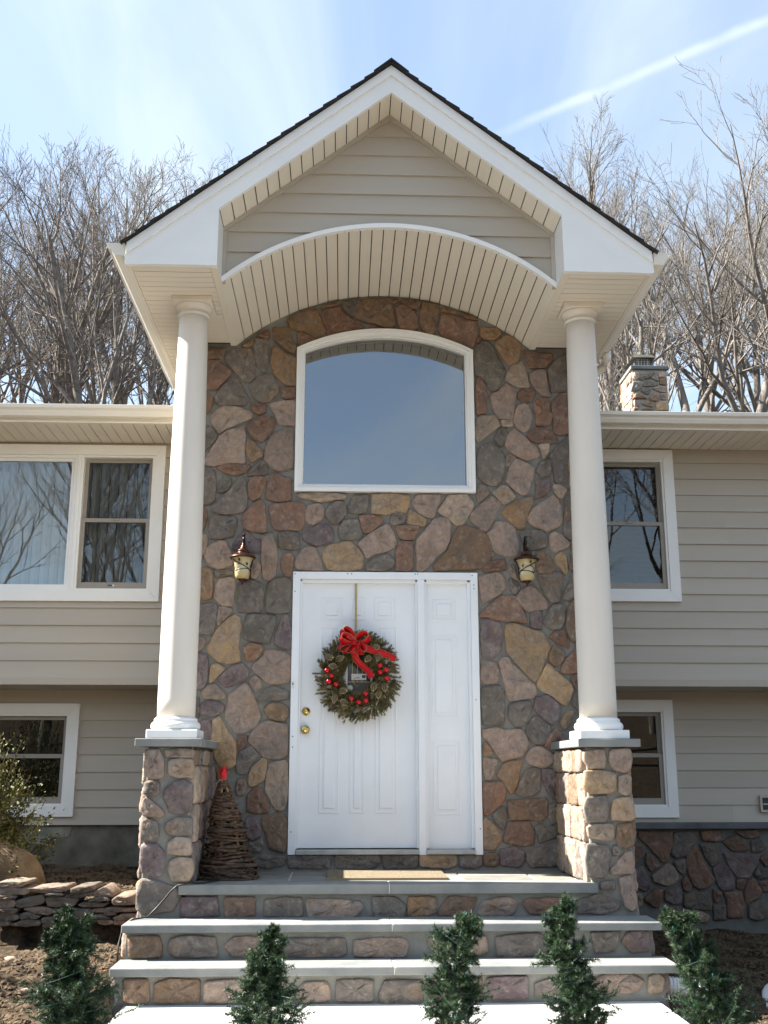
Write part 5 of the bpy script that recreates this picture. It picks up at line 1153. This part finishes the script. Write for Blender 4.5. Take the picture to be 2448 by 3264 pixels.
# ---- tinsel trees along the walk
def tinsel(name, label, spine, r_at, seed, extra=(), ground_z=-.612):
    S = [Vector(p) for p in spine]; base = Vector((S[0].x, S[0].y, ground_z)); t = thing('artificial_tree', label, 'artificial tree', base, 'small tinsel trees along the walk')
    rg = np.random.default_rng(seed); P, D, L = [], [], []
    def run(S, r_at, cnt):
        for i in range(cnt):
            f = (i+.5)/cnt; f = 1-(1-f)**1.0; q = f*(len(S)-1); a = min(int(q), len(S)-2); p = S[a].lerp(S[a+1], q-a); ax = (S[a+1]-S[a]).normalized()
            an = i*2.399+rg.uniform(-.5, .5); o = Vector((math.cos(an), math.sin(an), 0)); o = (o-ax*o.dot(ax)).normalized(); r = r_at(f)*rg.uniform(.45, 1.2)*(1+.3*math.sin(f*23+seed))
            up = ax*rg.uniform(-.05, .55)+o
            d = up.normalized(); k = 4 if r > .09 else 2 if r > .05 else 1
            for j in range(k):                       # a branch and its side twigs
                st = p+d*(r*(.1 if j == 0 else .35+.2*rg.uniform())); dj = (d+Vector(rg.normal(size=3))*(.12 if j == 0 else .55)).normalized()
                P.append(st-base); D.append(dj); L.append(r*(.9 if j == 0 else .5))
    run(S, r_at, 175)
    for e, ra in extra: run([Vector(p) for p in e], ra, 34)
    P, D, L = np.array(P), np.array(D), np.array(L); n = len(P)
    V, F = sprig(P, D, L, 110, .026, 1.25, .0015, rg); raw('tinsel', V, F, needle, t)
    m_ = MB()
    for p, d_, l_ in zip(P, D, L): m_.tube([tuple(p), tuple(p+d_*l_)], .0016, 3)
    obj('branches', m_, greenw, t)
    obj('trunk', MB().tube([(0, 0, 0)]+[tuple(s-base) for s in S], [.012]+[.009*(1-.7*i/len(S))+.002 for i in range(len(S))], 6), greenw, t)
    m_ = MB()
    for k in range(3): a = k*2.09; m_.tube([(0, 0, .05), (.12*math.cos(a), .12*math.sin(a), .006)], .006, 5)
    obj('stand', m_, greenw, t)
    Wp = [tuple(P[i]+D[i]*L[i]*.85) for i in range(0, n, 7)]; lw = obj('light_string', MB().tube(Wp, .0015, 3), greenw, t)
    for i in range(1, len(Wp), 2): o = obj('bulb', MB().lathe([(.002, 0), (.0035, .008), (.0035, .014), (.001, .02)], n=6), mat('bulb_teal', (.012,.09,.08), .2, spec=.6), lw); o.location = Wp[i]
cone = lambda r0, r1: (lambda f: r0+(r1-r0)*f**.85)
YT = -2.7
tinsel('t', 'blue green tinsel tree with two upright tips on the soil beside the walk', [(-.97, YT, -.55), (-.96, YT, -.40), (-.99, YT, -.2), (-1.02, YT, -.05), (-1.023, YT, .07)], cone(.275, .026), 1, extra=(([(-.97, YT, -.2), (-.93, YT, -.08), (-.915, YT, .03)], cone(.07, .024)), ([(-1.02, YT, -.3), (-1.09, YT, -.12), (-1.105, YT, -.05)], cone(.08, .03))), ground_z=-.66)
tinsel('t', 'short full tinsel tree with its thin tip leaning towards the house', [(-.01, YT, -.55), (-.03, YT, -.4), (-.035, YT, -.22), (-.015, YT, -.12), (.008, YT+.02, -.03)], cone(.25, .022), 2)
tinsel('t', 'tinsel tree whose bent tip hooks over, between the leaning and the tallest trees', [(.90, YT, -.55), (.90, YT, -.4), (.91, YT, -.22), (.945, YT, -.06), (.985, YT, -.015), (1.035, YT, -.02)], cone(.215, .03), 3)
tinsel('t', 'tallest slim tinsel tree with a crooked tip standing on the walk', [(1.56, YT, -.55), (1.525, YT, -.4), (1.475, YT, -.22), (1.44, YT, -.06), (1.455, YT, .02), (1.495, YT, .09)], cone(.215, .03), 4)
tinsel('t', 'tinsel tree bending away from the steps at the far edge of the walk', [(2.25, YT, -.55), (2.205, YT, -.42), (2.15, YT, -.24), (2.09, YT, -.08), (2.03, YT, -.01), (1.99, YT, .02)], cone(.24, .03), 5)
# ---- dry-laid wall, boulder, shrub
dw = thing('dry_stone_wall', 'low dry laid wall of flat grey fieldstones holding back the bed', 'stone wall', (0, 0, 0)); rnd = random.Random(4)
for line in ST['dry'].strip().splitlines():
    c, *pp = line.split(); pts = [tuple(float(t)/1000 for t in p.split(',')) for p in pp]
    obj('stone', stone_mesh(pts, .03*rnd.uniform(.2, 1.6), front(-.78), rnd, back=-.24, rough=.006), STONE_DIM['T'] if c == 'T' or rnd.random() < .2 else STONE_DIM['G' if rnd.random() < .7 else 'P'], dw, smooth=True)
for i in range(26):     # the courses go on beyond the picture and under the soil
    a = -3.5+rnd.uniform(0, .7); z = -.40+.05*(i % 5); w = rnd.uniform(.15, .3)
    obj('stone', stone_mesh([(a, z), (a+w, z+.005), (a+w+.02, z+.03), (a+w-.02, z+.046), (a+.02, z+.044), (a-.01, z+.02)], .03, front(-.78), rnd, back=-.2), STONE['G'], dw, smooth=True)
def blob(name, c, s, m, parent, seed, amp=.12, sub=3):
    import bmesh
    bm = bmesh.new(); bmesh.ops.create_icosphere(bm, subdivisions=sub, radius=1); r = np.random.default_rng(seed); K = r.normal(size=(6, 3))*1.8; ph = r.uniform(0, 6, 6)
    for v in bm.verts:
        n = 1+amp*sum(math.sin(K[i] @ np.array(v.co)+ph[i]) for i in range(6))/2.4; v.co = Vector((v.co.x*s[0]*n, v.co.y*s[1]*n, v.co.z*s[2]*n))
    me = bpy.data.meshes.new(name); bm.to_mesh(me); bm.free(); me.polygons.foreach_set('use_smooth', [True]*len(me.polygons)); o = link(name, me, m, parent); o.location = c; return o
bo = blob('boulder', (-2.13, -.1, .02), (.29, .24, .19), boulm, None, 3, .1); bo.rotation_euler = (0, R(24), 0); tag(bo, 'rounded tan boulder on the bed under the shrub', 'boulder')
def shrub(label, loc, size, seed, group=None):
    sh = thing('shrub', label, 'shrub', loc, group); rg = np.random.default_rng(seed); m_ = MB(); LP, LD = [], []
    for i in range(290):
        a = rg.uniform(0, 6.28); e = rg.uniform(.2, 1.45); Ls = size*(rg.uniform(.55, .98) if i < 170 else rg.uniform(.3, .7))*(.75+.35*math.sin(e)); d = Vector((math.cos(a)*math.cos(e), math.sin(a)*math.cos(e)*.8, math.sin(e)*1.15)); cv = Vector((rg.uniform(-.2, .2), rg.uniform(-.2, .2), .12))
        pts = [tuple(d*Ls*t+cv*(t*t)*Ls) for t in (0, .35, .7, 1)]; m_.tube(pts, [.007, .005, .003, .0015], 4)
        for q in range(170):
            t = rg.uniform(.18, 1.0); p = d*Ls*t+cv*(t*t)*Ls; LP.append(p+Vector(rg.normal(size=3))*.022); LD.append(d+Vector(rg.normal(size=3))*.8)
    obj('stems', m_, stemm, sh)
    LP, LD = np.array(LP), np.array(LD); LD /= np.linalg.norm(LD, axis=1, keepdims=True); n = len(LP); s = np.cross(LD, rg.normal(size=(n, 3))); s /= np.linalg.norm(s, axis=1, keepdims=True); ll = rg.uniform(.022, .036, (n, 1)); w = ll*.27; nn = np.cross(LD, s)*ll*.1
    V = np.stack([LP, LP+LD*ll*.5+s*w+nn, LP+LD*ll, LP+LD*ll*.5-s*w+nn], 1).reshape(-1, 3); lf = raw('leaves', V, np.arange(4*n).reshape(-1, 4), leafm, sh); lf['kind'] = 'stuff'
shrub('leafy yellow green shrub growing against the lower window behind the boulder', (-2.46, .02, -.17), .92, 12)
shrub('broad shrub at the far end of the bed before the dry wall', (-3.75, -1.35, -.5), 1.75, 13)
# ---- small things lying about
ca = thing('extension_cord', 'black extension cord running down from the landing over the step', 'cord', (-.7, -1.06, .0))
obj('cable', MB().tube([(p[0]+.7, p[1]+1.06, p[2]) for p in [(-.47, -.80, .014), (-.56, -.98, .014), (-.65, -1.052, .016), (-.72, -1.06, .006), (-.76, -1.055, -.03), (-.80, -1.05, -.08), (-.85, -1.05, -.135), (-.90, -1.07, -.185), (-.98, -1.12, -.19), (-1.026, -1.2, -.22), (-1.04, -1.25, -.32), (-1.03, -1.3, -.42), (-1.08, -1.32, -.50)]], .006, 6), rubber, ca, smooth=True)
wc = thing('power_cable', 'black cable with plug lying on the sunlit mulch by the pier', 'cable', (-1.0, .1, -.16)); obj('cable', MB().tube([(.0, -.35, .05), (-.12, -.25, .0), (-.3, -.15, .006), (-.47, -.05, .012)], .006, 6), rubber, wc, smooth=True); obj('plug', MB().tube([(-.47, -.05, .012), (-.53, -.03, .03)], [.014, .018], 8), rubber, wc, smooth=True)
ob = thing('outlet_box', 'small white weatherproof outlet box on the side of the pier', 'outlet', (-1.0, -.6, -.08)); obj('box_body', MB().box(-.03, .0, -.04, .04, -.06, .06), plas, ob, bevel=.006); obj('flap', MB().box(-.036, -.031, -.034, .034, -.05, .05), plas, ob, bevel=.003)
a_ = blob('orange_scrap', (-1.09, -1.35, -.47), (.045, .03, .018), orangem, None, 6, .25, 2); tag(a_, 'crumpled orange scrap on the soil beside the steps', 'litter')
a_ = blob('paper_scrap', (-1.14, -1.5, -.52), (.05, .03, .022), plas, None, 7, .25, 2); tag(a_, 'crumpled white scrap on the soil beside the steps', 'litter')
dp = thing('drain_pipe', 'white corrugated drain pipe end beside the lowest step', 'pipe', (2.32, -1.36, -.56)); prof = []
for i in range(24): prof += [(.052 if i % 2 else .058, i*.011), (.052 if i % 2 else .058, i*.011+.008)]
o = obj('corrugated_tube', MB().lathe(prof, n=20), plas, dp); o.rotation_euler = (R(4), R(96), 0)
sn = blob('snow_patch', (3.64, -.80, -.79), (.42, 1.3, .07), snowm, None, 9, .16, 4); sn.rotation_euler = (0, 0, R(-19)); sn['kind'] = 'stuff'; sn['label'] = 'leftover patch of old snow on the bed'
for x, y, s in ((-2.35, -1.15, .05), (-1.5, -1.6, .03), (-2.6, -1.9, .035), (-1.75, -1.05, .03), (-2.1, -2.0, .02)):
    a_ = blob('loose_stone', (x, y, float(height(np.array([x]), np.array([y]))[0])+s*.2), (s*1.4, s, s*.6), STONE['T'], None, int(x*-100), .2, 2); tag(a_, 'small pale loose stone lying on the mulch in front of the dry wall', 'stone', 'loose stones on the mulch')
# ================================================================ trees
def grow(seed, H, spread, levels, kids, lean=.12, fork=False):
    """bare deciduous tree: list of (points, radii, level)"""
    rg = random.Random(seed); out = []
    def branch(p, d, L, r, lev):
        n = (9, 6, 5, 4, 3)[min(lev, 4)]; P = [p]; Rr = [r]; q = p.copy(); dd = d.copy(); wob = (.05, .085, .11, .13, .15)[min(lev, 4)]
        for i in range(n):
            dd = (dd+Vector((rg.gauss(0, wob), rg.gauss(0, wob), rg.gauss(0, wob*.6)+(.075 if lev else .0)))).normalized(); q = q+dd*(L/n); P.append(q.copy()); Rr.append(max(r*(1-(i+1)/n*(.72 if lev == 0 else .82)), .006))
        out.append((P, Rr, lev))
        if lev+1 >= levels: return
        nk = kids[lev]
        for k in range(nk):
            f = (.36+.62*(k+rg.random())/nk) if lev == 0 else (.18+.80*(k+rg.random())/nk); i = min(int(f*n), n-1); b = P[i].lerp(P[i+1], f*n-i); t = (P[i+1]-P[i]).normalized()
            a = rg.uniform(0, 6.283) if lev else k*2.4+rg.uniform(-.6, .6); s = t.orthogonal().normalized(); s = Matrix.Rotation(a, 3, t) @ s
            an = rg.uniform(.42, .85)*spread if lev == 0 else rg.uniform(.35, .8); nd = (t*math.cos(an)+s*math.sin(an)).normalized()
            ln = L*(.50*(1.15-f*.75) if lev == 0 else .56*(1.2-.6*f))*rg.uniform(.75, 1.2); branch(b, nd, ln, max(Rr[i]*(.62 if lev == 0 else .62), .007), lev+1)
    branch(Vector((0, 0, -.6)), Vector((rg.uniform(-lean, lean), rg.uniform(-lean, lean), 1)).normalized(), H, H*.0150, 0); return out
def tubes(br, sides):
    Vs, Fs, k = [], [], 0
    for P, Rr, lev in br:
        P = np.array(P); r = np.array(Rr); n = sides[min(lev, len(sides)-1)]; t = P[-1]-P[0]; t /= np.linalg.norm(t)+1e-9; a = np.cross(t, [.3, .2, .93] if abs(t[2]) < .85 else [1, .1, .05]); a /= np.linalg.norm(a); b = np.cross(t, a)
        w = 2*np.pi*np.arange(n)/n; ring = np.cos(w)[:, None]*a+np.sin(w)[:, None]*b; V = (P[:, None]+r[:, None, None]*ring[None]).reshape(-1, 3); m = len(P)
        j = np.arange(m-1)[:, None]*n; i = np.arange(n)[None]; q = np.stack([(j+i), (j+(i+1) % n), (j+n+(i+1) % n), (j+n+i)], -1).reshape(-1, 4); Vs.append(V); Fs.append(q+k); k += len(V)
    return np.concatenate(Vs), np.concatenate(Fs)
kinds = []
for s, H, sp, kd in ((1, 17, .85, (11, 6, 5, 3)), (2, 16, .7, (12, 6, 5, 3)), (3, 18, 1.0, (10, 7, 5, 3)), (4, 15, .6, (13, 6, 4, 3)), (5, 17.5, .95, (12, 6, 5, 3))):
    br = grow(s, H, sp, 5, kd); V0, F0 = tubes([b for b in br if b[2] == 0], (8,)); V1, F1 = tubes([b for b in br if b[2] > 0], (8, 6, 4, 3, 3)); kinds.append((V0, F0, V1, F1))
TM = []
for i, (V0, F0, V1, F1) in enumerate(kinds):
    pair = []
    for nm, V, F in (('trunk', V0, F0), ('crown', V1, F1)):
        o = raw(nm, V, F, bark if i % 2 == 0 else bark2, None, smooth=True); pair.append(o.data); bpy.data.objects.remove(o)
    TM.append(pair)
def hz(x, y): return float(height(np.array([x]), np.array([y]))[0])
def tree(x, y, kind, sc, rot, label, group):
    t = thing('bare_tree', label, 'tree', (x, y, hz(x, y)), group); t.rotation_euler = (0, 0, rot); t.scale = (sc, sc, sc); link('trunk', TM[kind][0], None, t); link('crown', TM[kind][1], None, t)
rr = random.Random(21)
tree(9.2, 17.0, 2, .80, 3.4, 'big bare tree with heavy forked limbs rising behind the chimney', None)
tree(6.8, 15.5, 4, .62, 2.2, 'dark trunked bare tree between the portico roof and the chimney', None)
tree(12.6, 18.5, 0, .84, 4.0, 'bare tree with wide pale limbs beyond the right wing roof, past the chimney', None)
for k, (x, y) in enumerate(((-4.6, 19), (-6.4, 17.5), (-8.2, 20), (-9.8, 18), (-11.6, 21), (-5.6, 23), (-7.6, 25), (-9.4, 26.5), (-12.4, 27), (-4.2, 27), (-14.5, 24), (-10.8, 31), (-6.6, 30), (-13.5, 32))):
    tree(x+rr.uniform(-.4, .4), y, k % 5 if k % 5 != 2 else 3, rr.uniform(.76, .92)*(.8 if k == 0 else 1), rr.uniform(0, 6.28), 'bare woodland tree on the hillside behind the left wing roof', 'woodland trees behind the left wing')
for k, (x, y) in enumerate(((5.2, 22), (7.4, 23), (9.8, 24), (11.4, 22), (13.6, 23.5), (15.5, 26), (6.2, 28), (8.8, 29), (12.0, 30), (14.8, 31), (17.5, 30), (10.4, 34))):
    tree(x+rr.uniform(-.4, .4), y, (k*2+1) % 5, rr.uniform(.7, .88)*(.76 if k in (0, 1, 6) else 1), rr.uniform(0, 6.28), 'bare woodland tree on the hillside behind the right wing roof', 'woodland trees behind the right wing')
# woods farther up the hill, one mass
Vs, Fs, kk = [], [], 0
for i in range(26):
    y = rr.uniform(34, 58); x = rr.uniform(-.42, .52)*(y+8.4)
    V0, F0, V1, F1 = kinds[rr.randrange(5)]; a = rr.uniform(0, 6.28); c, s = math.cos(a), math.sin(a); M = np.array([[c, -s, 0], [s, c, 0], [0, 0, 1]])*rr.uniform(.8, 1.0)
    keep = rr.random()
    for V, F in ((V0, F0), (V1, F1)):
        Vs.append(V @ M.T+np.array([x, y, hz(x, y)])); Fs.append(F+kk); kk += len(V)
fw = raw('far_wood', np.concatenate(Vs), np.concatenate(Fs), bark2); fw['kind'] = 'stuff'; fw['label'] = 'dense bare woods far up the hillside behind the house'
# trees across the road behind the camera, which the windows mirror
for k, (x, y) in enumerate(((-7.4, -22), (-11.4, -23), (-10.0, -25), (-6.2, -26), (7.6, -24), (9.6, -26), (-13.6, -26), (12.5, -29), (-8.6, -30), (15.5, -31), (-16.5, -31))):
    tree(x, y, k % 5, rr.uniform(.62, .8), rr.uniform(0, 6.28), 'bare tree across the road, mirrored in the wing windows', 'trees across the road')
